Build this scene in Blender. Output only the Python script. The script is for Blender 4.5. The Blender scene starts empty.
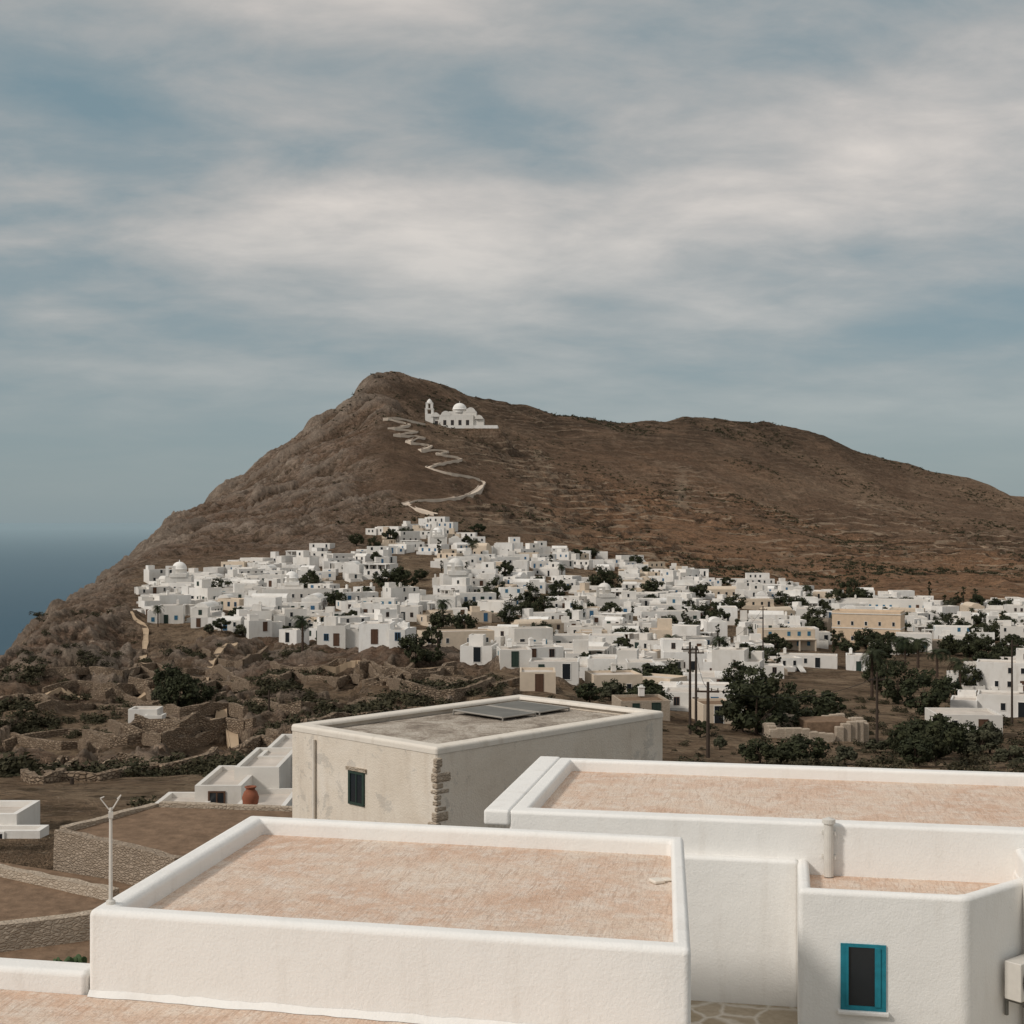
import bpy, math, random
import numpy as np
from mathutils import Vector, Matrix, Euler
random.seed(7); np.random.seed(7)
F=1400.0; HY=522.0
scene=bpy.context.scene
COL=scene.collection
def W(px,py,d): return Vector(((px-512)/F*d, d, -(py-HY)/F*d))

# ------------------------------------------------------------------ noise
_perm=np.random.RandomState(3).rand(256,256)
def vnoise(x,y):
    xi=np.floor(x).astype(int); yi=np.floor(y).astype(int)
    fx=x-xi; fy=y-yi; fx=fx*fx*(3-2*fx); fy=fy*fy*(3-2*fy)
    a=_perm[xi%256,yi%256]; b=_perm[(xi+1)%256,yi%256]; c=_perm[xi%256,(yi+1)%256]; e=_perm[(xi+1)%256,(yi+1)%256]
    return (a*(1-fx)+b*fx)*(1-fy)+(c*(1-fx)+e*fx)*fy*1.0
def fbm(x,y,o=5,g=0.5):
    s=0;a=1;t=0
    for i in range(o):
        s=s+a*(vnoise(x+i*17.3,y+i*9.1)*2-1); t+=a; a*=g; x=x*2.03; y=y*2.03
    return s/t
def ridged(x,y,o=5,g=0.55):
    s=0;a=1;t=0
    for i in range(o):
        s=s+a*(1-2*np.abs(vnoise(x+i*11.3,y+i*5.7)*2-1)); t+=a; a*=g; x=x*2.1; y=y*2.1
    return s/t
def sstep(a,b,x):
    t=np.clip((x-a)/(b-a),0,1); return t*t*(3-2*t)

# ------------------------------------------------------------------ material helpers
class NT:
    def __init__(s,mat):
        s.nt=mat.node_tree; s.n=s.nt.nodes; s.l=s.nt.links
    def new(s,t,**k):
        n=s.n.new(t)
        for a,b in k.items(): setattr(n,a,b)
        return n
    def link(s,a,b): s.l.new(a,b)
    def noise(s,vec,scale,detail=4,rough=.55,dist=0):
        n=s.new('ShaderNodeTexNoise'); n.inputs['Scale'].default_value=scale; n.inputs['Detail'].default_value=detail
        n.inputs['Roughness'].default_value=rough; n.inputs['Distortion'].default_value=dist
        if vec is not None: s.link(vec,n.inputs['Vector'])
        return n.outputs['Fac']
    def ramp(s,fac,stops):
        n=s.new('ShaderNodeValToRGB'); e=n.color_ramp.elements
        while len(e)<len(stops): e.new(.5)
        for i,(p,c) in enumerate(stops):
            e[i].position=p; e[i].color=(c,c,c,1) if isinstance(c,(int,float)) else (*c,1)
        s.link(fac,n.inputs['Fac']); return n.outputs['Color']
    def mix(s,fac,a,b,mode='MIX'):
        n=s.new('ShaderNodeMix',data_type='RGBA',blend_type=mode)
        for v,i in ((fac,0),(a,6),(b,7)):
            if isinstance(v,(int,float)): n.inputs[i].default_value=v if i==0 else (v,v,v,1)
            elif isinstance(v,tuple): n.inputs[i].default_value=(*v,1)
            else: s.link(v,n.inputs[i])
        return n.outputs[2]
    def math(s,op,a,b=0.0,c=None,clamp=False):
        n=s.new('ShaderNodeMath',operation=op); n.use_clamp=clamp
        for i,v in enumerate((a,b) if c is None else (a,b,c)):
            if isinstance(v,(int,float)): n.inputs[i].default_value=v
            else: s.link(v,n.inputs[i])
        return n.outputs[0]
    def mapping(s,vec,scale=(1,1,1),rot=(0,0,0),loc=(0,0,0)):
        n=s.new('ShaderNodeMapping'); n.inputs['Scale'].default_value=scale; n.inputs['Rotation'].default_value=rot; n.inputs['Location'].default_value=loc
        s.link(vec,n.inputs['Vector']); return n.outputs[0]
    def bump(s,h,strength=.5,dist=.1,normal=None):
        n=s.new('ShaderNodeBump'); n.inputs['Strength'].default_value=strength; n.inputs['Distance'].default_value=dist
        s.link(h,n.inputs['Height'])
        if normal is not None: s.link(normal,n.inputs['Normal'])
        return n.outputs[0]
def newmat(name,rough=.9,spec=.15):
    m=bpy.data.materials.new(name); m.use_nodes=True
    t=NT(m); b=t.n['Principled BSDF']; b.inputs['Roughness'].default_value=rough
    b.inputs['Specular IOR Level'].default_value=spec
    return m,t,b
def pos(t): return t.new('ShaderNodeNewGeometry').outputs['Position']
def objc(t): return t.new('ShaderNodeTexCoord').outputs['Object']
def simple(name,col,rough=.8,spec=.2,var=.25,scale=3.0,metal=0,bump=0.0):
    m,t,b=newmat(name,rough,spec)
    n=t.noise(objc(t),scale,6)
    c=t.mix(n,tuple(x*(1-var) for x in col),tuple(min(1,x*(1+var)) for x in col))
    t.link(c,b.inputs['Base Color']); b.inputs['Metallic'].default_value=metal
    if bump: t.link(t.bump(n,.6,bump),b.inputs['Normal'])
    return m

def m_lime(name,base=(.83,.81,.775),dirty=(.56,.51,.45),k=.36):
    m,t,b=newmat(name,.9,.1); p=pos(t)
    n1=t.noise(p,.6,5,.55); n2=t.noise(p,9,5,.6); n3=t.noise(t.mapping(p,(2.4,2.4,.35)),1.1,7,.65)
    c=t.mix(t.ramp(n1,[(.35,0),(.75,.5)]),base,tuple(x*.90 for x in base))
    c=t.mix(t.ramp(n3,[(.54,0),(.80,k)]),c,dirty)
    c=t.mix(t.ramp(n2,[(.62,0),(.8,k*.7)]),c,dirty)
    t.link(c,b.inputs['Base Color'])
    h=t.mix(.25,t.noise(p,1.6,3,.5),t.noise(p,25,3,.6))
    t.link(t.bump(h,.55,.055),b.inputs['Normal']); return m
M_lime=m_lime('limewash_plaster')
def m_roof():
    m,t,b=newmat('weathered_cement_roof',.95,.05); p=pos(t)
    rp=t.mapping(p,(1,1,1),(0,0,math.radians(11)))
    n1=t.noise(p,.5,7,.65,.5); n2=t.noise(p,2.6,8,.76); n3=t.noise(p,20,5,.75)
    s1=t.noise(t.mapping(rp,(11,1.2,1)),1.5,4,.6,.9)
    s2=t.noise(t.mapping(rp,(.6,5,1)),1.3,5,.65,.8)
    c=t.ramp(n1,[(.30,(.60,.40,.285)),(.46,(.69,.50,.38)),(.60,(.73,.59,.475)),(.78,(.77,.68,.59))])
    c=t.mix(t.ramp(n2,[(.46,0),(.60,.7)]),c,(.78,.69,.60))
    c=t.mix(t.math('MULTIPLY',t.ramp(s1,[(.38,1),(.48,0)]),t.ramp(t.noise(p,1.4,6,.65),[(.38,.62),(.58,.22)])),c,(.47,.31,.22))
    c=t.mix(t.ramp(s2,[(.56,0),(.68,.35)]),c,(.52,.36,.265))
    c=t.mix(t.ramp(n3,[(.50,0),(.64,.55)]),c,(.43,.30,.22))
    c=t.mix(t.ramp(t.noise(p,38,3,.7),[(.58,0),(.66,.6)]),c,(.82,.75,.67))
    c=t.mix(t.ramp(t.noise(p,1.0,7,.7,1.0),[(.56,0),(.68,.45)]),c,(.58,.365,.25))
    t.link(c,b.inputs['Base Color'])
    h=t.mix(.5,s1,n3); t.link(t.bump(h,.95,.04),b.inputs['Normal']); return m
M_roof=m_roof()
def m_old():
    m,t,b=newmat('old_beige_plaster',.95,.05); p=pos(t)
    n1=t.noise(p,.45,7,.65,.6); n2=t.noise(p,.9,8,.72,.3); st=t.noise(t.mapping(p,(2.0,2.0,.3)),1.0,6,.65); n4=t.noise(p,7,5,.7)
    c=t.ramp(n1,[(.3,(.63,.55,.455)),(.5,(.70,.625,.53)),(.7,(.74,.68,.60))])
    c=t.mix(t.ramp(n2,[(.57,0),(.60,.6)]),c,(.48,.445,.395))
    c=t.mix(t.ramp(st,[(.52,0),(.76,.5)]),c,(.43,.345,.265))
    c=t.mix(t.ramp(n4,[(.56,0),(.75,.3)]),c,(.45,.38,.31))
    t.link(c,b.inputs['Base Color']); t.link(t.bump(t.mix(.5,n2,t.noise(p,20,4)),.6,.05),b.inputs['Normal']); return m
M_old=m_old()
M_oldtop=m_lime('worn_parapet_plaster',(.72,.66,.58),(.44,.37,.29),.6)
def m_stone(name,c1,c2,scale=3.0,mortar=(.12,.10,.08),flat=1.6,bd=.12,soft=.22):
    m,t,b=newmat(name,.95,.05); p=pos(t)
    mp=t.mapping(p,(1,1,flat))
    tn=t.new('ShaderNodeTexNoise'); tn.inputs['Scale'].default_value=4; t.link(p,tn.inputs['Vector'])
    wp=t.mix(.12,mp,tn.outputs['Color'])
    v=t.new('ShaderNodeTexVoronoi',feature='DISTANCE_TO_EDGE'); v.inputs['Scale'].default_value=scale; t.link(wp,v.inputs['Vector'])
    vc=t.new('ShaderNodeTexVoronoi'); vc.inputs['Scale'].default_value=scale; t.link(wp,vc.inputs['Vector'])
    sep=t.new('ShaderNodeSeparateColor'); t.link(vc.outputs['Color'],sep.inputs[0])
    c=t.mix(sep.outputs[0],c1,c2); c=t.mix(t.ramp(t.noise(p,8,5),[(.4,0),(.8,.5)]),c,tuple(x*.6 for x in c1))
    e=t.ramp(v.outputs['Distance'],[(0,.25),(soft,1)])
    c=t.mix(e,mortar,c); t.link(c,b.inputs['Base Color'])
    t.link(t.bump(e,.9,bd),b.inputs['Normal']); return m
M_stone=m_stone('dry_stone',(.30,.235,.175),(.42,.34,.265),6.5,(.24,.19,.145),2.2,.04)
M_stonelt=m_stone('pale_stone',(.42,.34,.26),(.52,.44,.35),7,(.35,.285,.22),2,.03)
M_stonefar=m_stone('hillside_stone',(.24,.175,.12),(.38,.295,.215),3.0,(.15,.11,.08),1.8,.2)
M_pave=m_stone('crazy_paving',(.33,.27,.19),(.42,.36,.28),1.6,(.62,.58,.52),1,.01,.08)
M_soil=simple('dry_soil',(.20,.135,.09),.95,.05,.6,2.5,bump=.15)
def m_gravel():
    m,t,b=newmat('roof_gravel',.95,.05); p=pos(t)
    c=t.ramp(t.noise(p,.8,8,.75,.6),[(.36,(.20,.165,.135)),(.46,(.36,.305,.25)),(.54,(.50,.44,.37)),(.66,(.60,.54,.47))])
    c=t.mix(t.ramp(t.noise(p,14,4,.7),[(.5,0),(.62,.6)]),c,(.20,.165,.13)); t.link(c,b.inputs['Base Color'])
    t.link(t.bump(t.noise(p,9,5,.7),.8,.08),b.inputs['Normal']); return m
M_gravel=m_gravel()
def m_boulder():
    m,t,b=newmat('weathered_boulder_rock',.97,.03); p=pos(t)
    c=t.ramp(t.noise(p,.35,8,.75,.5),[(.35,(.14,.10,.07)),(.45,(.25,.18,.13)),(.56,(.37,.285,.21)),(.7,(.45,.37,.295))])
    c=t.mix(t.ramp(t.noise(p,2.0,6,.7),[(.5,0),(.65,.6)]),c,(.13,.095,.07)); t.link(c,b.inputs['Base Color'])
    t.link(t.bump(t.noise(p,1.2,7,.7),.9,.5),b.inputs['Normal']); return m
M_rock=m_boulder()
M_dark=simple('dark_glass',(.018,.022,.026),.15,.5,.2,1)
M_teal=simple('teal_painted_wood',(.015,.19,.25),.6,.3,.35,8)
M_blue=simple('blue_painted_wood',(.045,.13,.23),.6,.3,.2,4)
M_brownw=simple('brown_shutter_wood',(.10,.055,.035),.7,.2,.3,4)
M_green=simple('dark_green_wood',(.03,.05,.04),.7,.2,.3,4)
M_wood=simple('weathered_pole_wood',(.06,.045,.035),.9,.1,.4,5,bump=.01)
M_metal=simple('pale_painted_metal',(.60,.57,.52),.5,.4,.15,6)
M_greym=simple('grey_metal_sheet',(.17,.165,.15),.85,.08,.4,1.2)
M_grime=simple('dull_grey_frame',(.30,.28,.25),.8,.1,.2,2)
M_terra=simple('terracotta',(.26,.095,.055),.8,.15,.3,5)
M_cact=simple('cactus_green',(.06,.095,.04),.7,.2,.3,6)
M_cable=simple('black_cable',(.02,.02,.02),.7,.2,.1,6)
M_ochre=simple('ochre_plaster',(.60,.46,.33),.9,.1,.2,1.2,bump=.02)
M_beige=simple('sand_plaster',(.60,.50,.39),.9,.1,.18,1.2,bump=.02)
def m_white():
    m,t,b=newmat('village_whitewash',.9,.1); p=pos(t)
    oi=t.new('ShaderNodeObjectInfo').outputs['Random']
    c=t.mix(oi,(.64,.61,.565),(.83,.81,.775))
    n=t.noise(t.mapping(p,(1,1,.3)),.9,6,.65)
    c=t.mix(t.ramp(n,[(.5,0),(.75,.5)]),c,(.48,.43,.37))
    c=t.mix(t.ramp(t.noise(p,.12,3,.5),[(.45,0),(.6,.4)]),c,(.57,.53,.47))
    t.link(c,b.inputs['Base Color']); t.link(t.bump(t.noise(p,1.5,4),.4,.08),b.inputs['Normal']); return m
M_white=m_white()
M_flatroof=simple('flat_roof_screed',(.56,.50,.44),.95,.05,.4,.8)
def m_leaf(name,a,b_):
    m,t,b=newmat(name,.8,.15); p=pos(t)
    n=t.noise(p,.9,4,.6); oi=t.new('ShaderNodeObjectInfo').outputs['Random']
    c=t.mix(t.ramp(n,[(.35,0),(.65,1)]),a,b_); c=t.mix(t.math('MULTIPLY',oi,.5),c,(.05,.05,.025))
    t.link(c,b.inputs['Base Color']); return m
M_leaf=m_leaf('tree_foliage',(.020,.025,.014),(.052,.058,.028))
M_olive=m_leaf('olive_foliage',(.05,.05,.033),(.11,.11,.07))
M_palm=m_leaf('palm_foliage',(.02,.030,.018),(.055,.066,.032))
M_shrub=m_leaf('dry_scrub',(.026,.025,.014),(.075,.062,.036))
M_bark=simple('bark',(.07,.05,.038),.95,.05,.4,4)

# ------------------------------------------------------------------ mesh builder
class MB:
    def __init__(s): s.v=[]; s.f=[]; s.m=[]
    def quad(s,pts,m=0):
        i=len(s.v); s.v+= [tuple(p) for p in pts]; s.f.append(tuple(range(i,i+len(pts)))); s.m.append(m)
    def box(s,x0,x1,y0,y1,z0,z1,m=0,bottom=True):
        i=len(s.v)
        s.v+=[(x0,y0,z0),(x1,y0,z0),(x1,y1,z0),(x0,y1,z0),(x0,y0,z1),(x1,y0,z1),(x1,y1,z1),(x0,y1,z1)]
        fs=[(0,1,5,4),(1,2,6,5),(2,3,7,6),(3,0,4,7),(4,5,6,7)]
        if bottom: fs.append((3,2,1,0))
        for f in fs: s.f.append(tuple(i+k for k in f)); s.m.append(m)
    def shell(s,poly,z0,z1,t,dr,m=0,mf=1,floor=True):
        n=len(poly); ts=t if isinstance(t,(list,tuple)) else [t]*n
        P=[Vector((p[0],p[1])) for p in poly]; inn=[]
        for k in range(n):
            a,b,c=P[k-1],P[k],P[(k+1)%n]
            d1=(b-a).normalized(); d2=(c-b).normalized()
            n1=Vector((-d1.y,d1.x)); n2=Vector((-d2.y,d2.x))
            p1=a+n1*ts[k-1]; p2=b+n2*ts[k]
            cr=d1.x*d2.y-d1.y*d2.x
            if abs(cr)<1e-5: inn.append(b+n2*ts[k]); continue
            w=p2-p1; u=(w.x*d2.y-w.y*d2.x)/cr; inn.append(p1+d1*u)
        i=len(s.v)
        for q,z in ((P,z0),(P,z1),(inn,z1),(inn,z1-dr)):
            s.v+=[(p.x,p.y,z) for p in q]
        for r in range(3):
            for k in range(n):
                k2=(k+1)%n
                s.f.append((i+r*n+k,i+r*n+k2,i+(r+1)*n+k2,i+(r+1)*n+k)); s.m.append(m)
        if floor: s.f.append(tuple(i+3*n+k for k in range(n))); s.m.append(mf)
        return inn
    def pbox(s,x0,x1,y0,y1,z0,z1,t=.22,dr=.3,m=0,mf=1):
        s.shell([(x0,y0),(x1,y0),(x1,y1),(x0,y1)],z0,z1,t,dr,m,mf)
    def lathe(s,prof,c=(0,0,0),n=16,m=0,arc=2*math.pi,cap=True):
        i=len(s.v)
        for r,z in prof:
            for k in range(n):
                a=2*math.pi*k/n; s.v.append((c[0]+r*math.cos(a),c[1]+r*math.sin(a),c[2]+z))
        for j in range(len(prof)-1):
            for k in range(n):
                k2=(k+1)%n; s.f.append((i+j*n+k,i+j*n+k2,i+(j+1)*n+k2,i+(j+1)*n+k)); s.m.append(m)
        if cap:
            s.f.append(tuple(i+(len(prof)-1)*n+k for k in range(n))); s.m.append(m)
    def tube(s,p0,p1,r0,r1,n=8,m=0):
        p0=Vector(p0);p1=Vector(p1); d=(p1-p0).normalized(); a=d.orthogonal().normalized(); b=d.cross(a); i=len(s.v)
        for p,r in ((p0,r0),(p1,r1)):
            for k in range(n):
                t=2*math.pi*k/n; s.v.append(tuple(p+a*math.cos(t)*r+b*math.sin(t)*r))
        for k in range(n):
            k2=(k+1)%n; s.f.append((i+k,i+k2,i+n+k2,i+n+k)); s.m.append(m)
        s.f.append(tuple(i+n+k for k in range(n))); s.m.append(m)
        s.f.append(tuple(i+n-1-k for k in range(n))); s.m.append(m)
    def mesh(s,name,mats,smooth=False):
        me=bpy.data.meshes.new(name); me.from_pydata(s.v,[],s.f)
        for mm in mats: me.materials.append(mm)
        me.polygons.foreach_set('material_index',[min(x,len(mats)-1) for x in s.m])
        if smooth: me.polygons.foreach_set('use_smooth',[True]*len(me.polygons))
        me.update(); return me
def obj(name,me,loc=(0,0,0),rz=0,parent=None,label=None,category=None,group=None,kind=None):
    o=bpy.data.objects.new(name,me); o.location=loc; o.rotation_euler=(0,0,rz); COL.objects.link(o)
    if parent: o.parent=parent
    if label: o['label']=label
    if category: o['category']=category
    if group: o['group']=group
    if kind: o['kind']=kind
    return o
def bevel(o,w=.04,seg=3):
    b=o.modifiers.new('bevel','BEVEL'); b.width=w; b.segments=seg; b.limit_method='ANGLE'; b.angle_limit=math.radians(35); b.use_clamp_overlap=True
    for p in o.data.polygons: p.use_smooth=True
    w_=o.modifiers.new('wn','WEIGHTED_NORMAL'); w_.keep_sharp=True

# ------------------------------------------------------------------ terrain
T={
-500:([85,95,105,115,125,135,145,150,155],[800,803,806,810,814,818,822,826,830]),
-100:([110,140,165,185,200,212,220,226,232],[758,744,735,727,721,717,715,714,713]),
0:([120,170,220,245,262,275,285,292,300],[755,706,678,670,667,665,664,663,662]),
55:([120,176,240,285,320,350,375,392,405],[755,700,646,621,610,607,606,605.5,605]),
90:([120,180,250,310,360,410,450,490,540],[755,700,641,610,599,595,593,591,590]),
150:([120,180,255,322,410,480,540,600,650],[755,706,662,622,588,566,558,553,548]),
170:([120,180,257,328,425,520,610,680,740],[755,708,663,621,584,558,543,530,519]),
215:([120,180,260,330,430,560,670,760,820],[755,710,662,621,578,548,524,509,499]),
300:([120,180,260,330,430,560,690,800,900],[750,704,662,624,577,545,500,458,431]),
345:([120,180,260,330,430,560,700,830,950],[746,698,659,624,575,537,480,430,398]),
385:([120,180,260,330,430,560,700,840,1000],[742,692,657,623,573,532,472,415,367]),
450:([120,180,260,330,430,560,710,850,1050],[738,690,657,625,577,532,478,430,384]),
520:([120,180,260,330,430,560,720,870,1100],[738,694,660,630,588,550,498,455,408]),
620:([120,180,260,330,430,560,730,900,1180],[742,700,665,636,600,570,530,480,420]),
700:([120,180,260,330,430,560,730,920,1230],[746,708,670,643,605,577,545,495,418]),
800:([120,180,260,330,430,560,730,940,1260],[750,715,676,648,612,585,560,515,429]),
900:([120,180,260,330,430,560,730,940,1280],[752,718,680,653,618,592,570,540,461]),
1024:([120,180,260,330,430,560,730,950,1300],[754,720,684,657,624,602,580,550,497]),
1500:([120,180,260,330,430,560,730,950,1300],[758,725,690,665,640,625,610,600,590])}
tc=np.array(sorted(T)); TD=np.array([T[c][0] for c in tc],float); TP=np.array([T[c][1] for c in tc],float)
silx=[-500,-100,0,30,60,90,120,150,158,165,190,215,250,275,310,345,360,372,385,400,425,450,480,520,560,620,660,700,740,765,800,840,880,940,1024,1500]
sily=[830,713,662,632,604,590,571,549,533,524,519,504,478,455,433,406,390,379,374,374,378,386,399,410,420,424,424.5,421,420,423,432,444,458,477,499,590]
NC=900
PX=np.linspace(-420,1440,NC)
DD=np.concatenate([np.exp(np.linspace(math.log(6),math.log(60),50))[:-1],np.exp(np.linspace(math.log(60),math.log(330),300))[:-1],np.linspace(330,560,90)[:-1],np.linspace(560,1330,360)[:-1],np.linspace(1330,2600,30)])
NR=len(DD)
Z=np.zeros((NC,NR))
for i,px in enumerate(PX):
    d=[np.interp(px,tc,TD[:,k]) for k in range(9)]; p=[np.interp(px,tc,TP[:,k]) for k in range(9)]
    p[8]=np.interp(px,silx,sily)
    z=[-(pp-HY)/F*dd for pp,dd in zip(p,d)]
    left=float(sstep(420,250,np.array(px))); dc=d[8]; zc=z[8]
    s1=min(50,d[0]*.45); s2=min(75,d[0]*.7)
    ds=[6,s1,s2]+d+[dc*1.05,dc*1.45,dc*2.0+100,4000]
    zs=[-11,-11.3,-14]+z+[zc-10-12*left,zc*(1-left)-60*(1-left)-230*left,-240,-240]
    Z[i]=np.interp(DD,ds,zs)
k=np.array([1,2,3,2,1.]);k/=k.sum()
for _ in range(2): Z=np.apply_along_axis(lambda r:np.convolve(np.pad(r,2,'edge'),k,'valid'),0,Z)
for _ in range(2): Z=np.apply_along_axis(lambda r:np.convolve(np.pad(r,2,'edge'),k,'valid'),1,Z)
PXg,Dg=np.meshgrid(PX,DD,indexing='ij'); Xg=(PXg-512)/F*Dg; Yg=Dg
far_rock=sstep(410,345,PXg+50*fbm(Xg/60,Yg/60,4))*sstep(430,540,Dg+ (PXg-215)*.1)
west=sstep(165,110,PXg)*sstep(150,220,Dg)
brow=sstep(165,205,Dg)*sstep(322,285,Dg)*sstep(560,420,PXg)
slope=sstep(75,105,Dg)*sstep(325,290,Dg)*sstep(640,500,PXg)
outr=ridged(Xg/24,Yg/34,4)
outc=sstep(.16,.34,outr)*slope
rock=np.clip(far_rock+west*.85+brow*.3+outc*.8,0,1)
hill=sstep(500,620,Dg)
# creases run down the seaward cliff (long along the fall line, narrow across it)
wx=Xg+12*fbm(Xg/50,Yg/50,3); wy=Yg+12*fbm(Xg/50+9,Yg/50,3)
A_=(wx*.75+wy*.66); B_=(-wx*.66+wy*.75)
cr_=ridged(B_/30,A_/130,5,.55); cr2=ridged(B_/9+3,A_/36,5,.6); bed=fbm(A_/18,B_/60,4)
Z+= far_rock*(np.clip(cr_,-.6,.35)*17 + cr2*4.2 + bed*6 -1.5)*sstep(440,640,Dg)
Z+= np.clip(west+brow*.3,0,1)*(ridged(Xg/20,Yg/30,6,.6)*6-2.5)
Z+= slope*(ridged(Xg/42,Yg/60,4)*4.5+fbm(Xg/16,Yg/16,5)*1.5-1.0)
Z+= outc*(1.0+ridged(Xg/7,Yg/9,4,.6)*1.7)
Z+= hill*(1-far_rock)*(fbm(Xg/70,Yg/90,6)*4+ridged(Xg/110,Yg/200,5)*7)
Z+= sstep(60,80,Dg)*fbm(Xg/5,Yg/5,4)*.3
def stepq(z,h,s):
    q=z/h; f=q-np.floor(q); return (np.floor(q)+np.clip((f-.5)*s+.5,0,1))*h
nn1=fbm(Xg/40,Yg/40,3)*1.6
tm=slope*(1-west*.6)*(1-outc*.85)*.95*sstep(-.4,-.15,fbm(Xg/35+7,Yg/35,3))
zt=stepq(Z+nn1,1.7,10)-nn1
Z=Z*(1-tm)+zt*tm
nn2=fbm(Xg/60,Yg/60,5)*6
cultm=hill*(1-far_rock)*sstep(430,510,PXg)*sstep(1100,860,Dg+90*fbm(Xg/80,Yg/80,3))*sstep(-.2,.1,fbm(Xg/55+3,Yg/75,4))
tm2=cultm*.8
zt=stepq(Z+nn2,3.4,6)-nn2
Z=Z*(1-tm2)+zt*tm2
def ground(x,y):
    px=512+F*x/y; fi=(px-PX[0])/(PX[1]-PX[0]); fi=min(max(fi,0),NC-1.01); i=int(fi);a=fi-i
    j=int(np.searchsorted(DD,y))-1; j=min(max(j,0),NR-2); b=(y-DD[j])/(DD[j+1]-DD[j]); b=min(max(b,0),1)
    return float((Z[i,j]*(1-a)+Z[i+1,j]*a)*(1-b)+(Z[i,j+1]*(1-a)+Z[i+1,j+1]*a)*b)
def cast(px,py,dmin=60):
    i=int(round((px-PX[0])/(PX[1]-PX[0]))); i=min(max(i,0),NC-1)
    r=HY-F*Z[i]/DD
    idx=np.where((r<=py)&(DD>dmin))[0]
    if len(idx)==0: return None
    j=idx[0]; d=DD[j]; x=(px-512)/F*d
    return Vector((x,d,ground(x,d)))
qc=cast(456,430,600)
pm=sstep(38,27,np.abs(Xg-qc.x))*sstep(24,14,np.abs(Yg-qc.y-9))
Z=Z*(1-pm)+(qc.z+.5)*pm
me=bpy.data.meshes.new('ground')
co=np.stack([Xg,Yg,Z],-1).reshape(-1,3).astype(np.float32)
ii,jj=np.meshgrid(np.arange(NC-1),np.arange(NR-1),indexing='ij'); a=ii*NR+jj
fc=np.stack([a,a+NR,a+NR+1,a+1],-1).reshape(-1,4)
me.vertices.add(len(co)); me.vertices.foreach_set('co',co.ravel())
me.loops.add(fc.size); me.loops.foreach_set('vertex_index',fc.ravel().astype(np.int32))
me.polygons.add(len(fc)); me.polygons.foreach_set('loop_start',np.arange(0,fc.size,4,dtype=np.int32)); me.polygons.foreach_set('loop_total',np.full(len(fc),4,dtype=np.int32))
me.polygons.foreach_set('use_smooth',np.ones(len(fc),bool)); me.update(); me.validate()
fld=sstep(480,640,PXg+30*fbm(Xg/50,Yg/50,3))*sstep(500,560,Dg)*sstep(1010,740,Dg+140*fbm(Xg/90,Yg/60,3))
gy=np.gradient(Z,axis=1)/np.gradient(DD)[None,:]; gx=np.gradient(Z,axis=0)/(np.gradient(Xg,axis=0)); steep=np.clip(np.sqrt(gx**2+gy**2),0,3)/3
cultw=np.clip(cultm+.2*hill*(1-far_rock)*sstep(400,460,PXg),0,1)
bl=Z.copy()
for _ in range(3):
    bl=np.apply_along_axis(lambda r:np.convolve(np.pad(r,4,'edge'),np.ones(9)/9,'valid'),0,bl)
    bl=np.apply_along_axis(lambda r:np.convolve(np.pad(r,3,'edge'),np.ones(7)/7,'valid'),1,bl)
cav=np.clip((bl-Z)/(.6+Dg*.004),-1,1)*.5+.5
for nm,arr in (('rock',rock),('field',fld),('hill',hill),('steep',steep),('cult',cultw),('cavity',cav)):
    at=me.attributes.new(nm,'FLOAT','POINT'); at.data.foreach_set('value',arr.reshape(-1).astype(np.float32))
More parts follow.
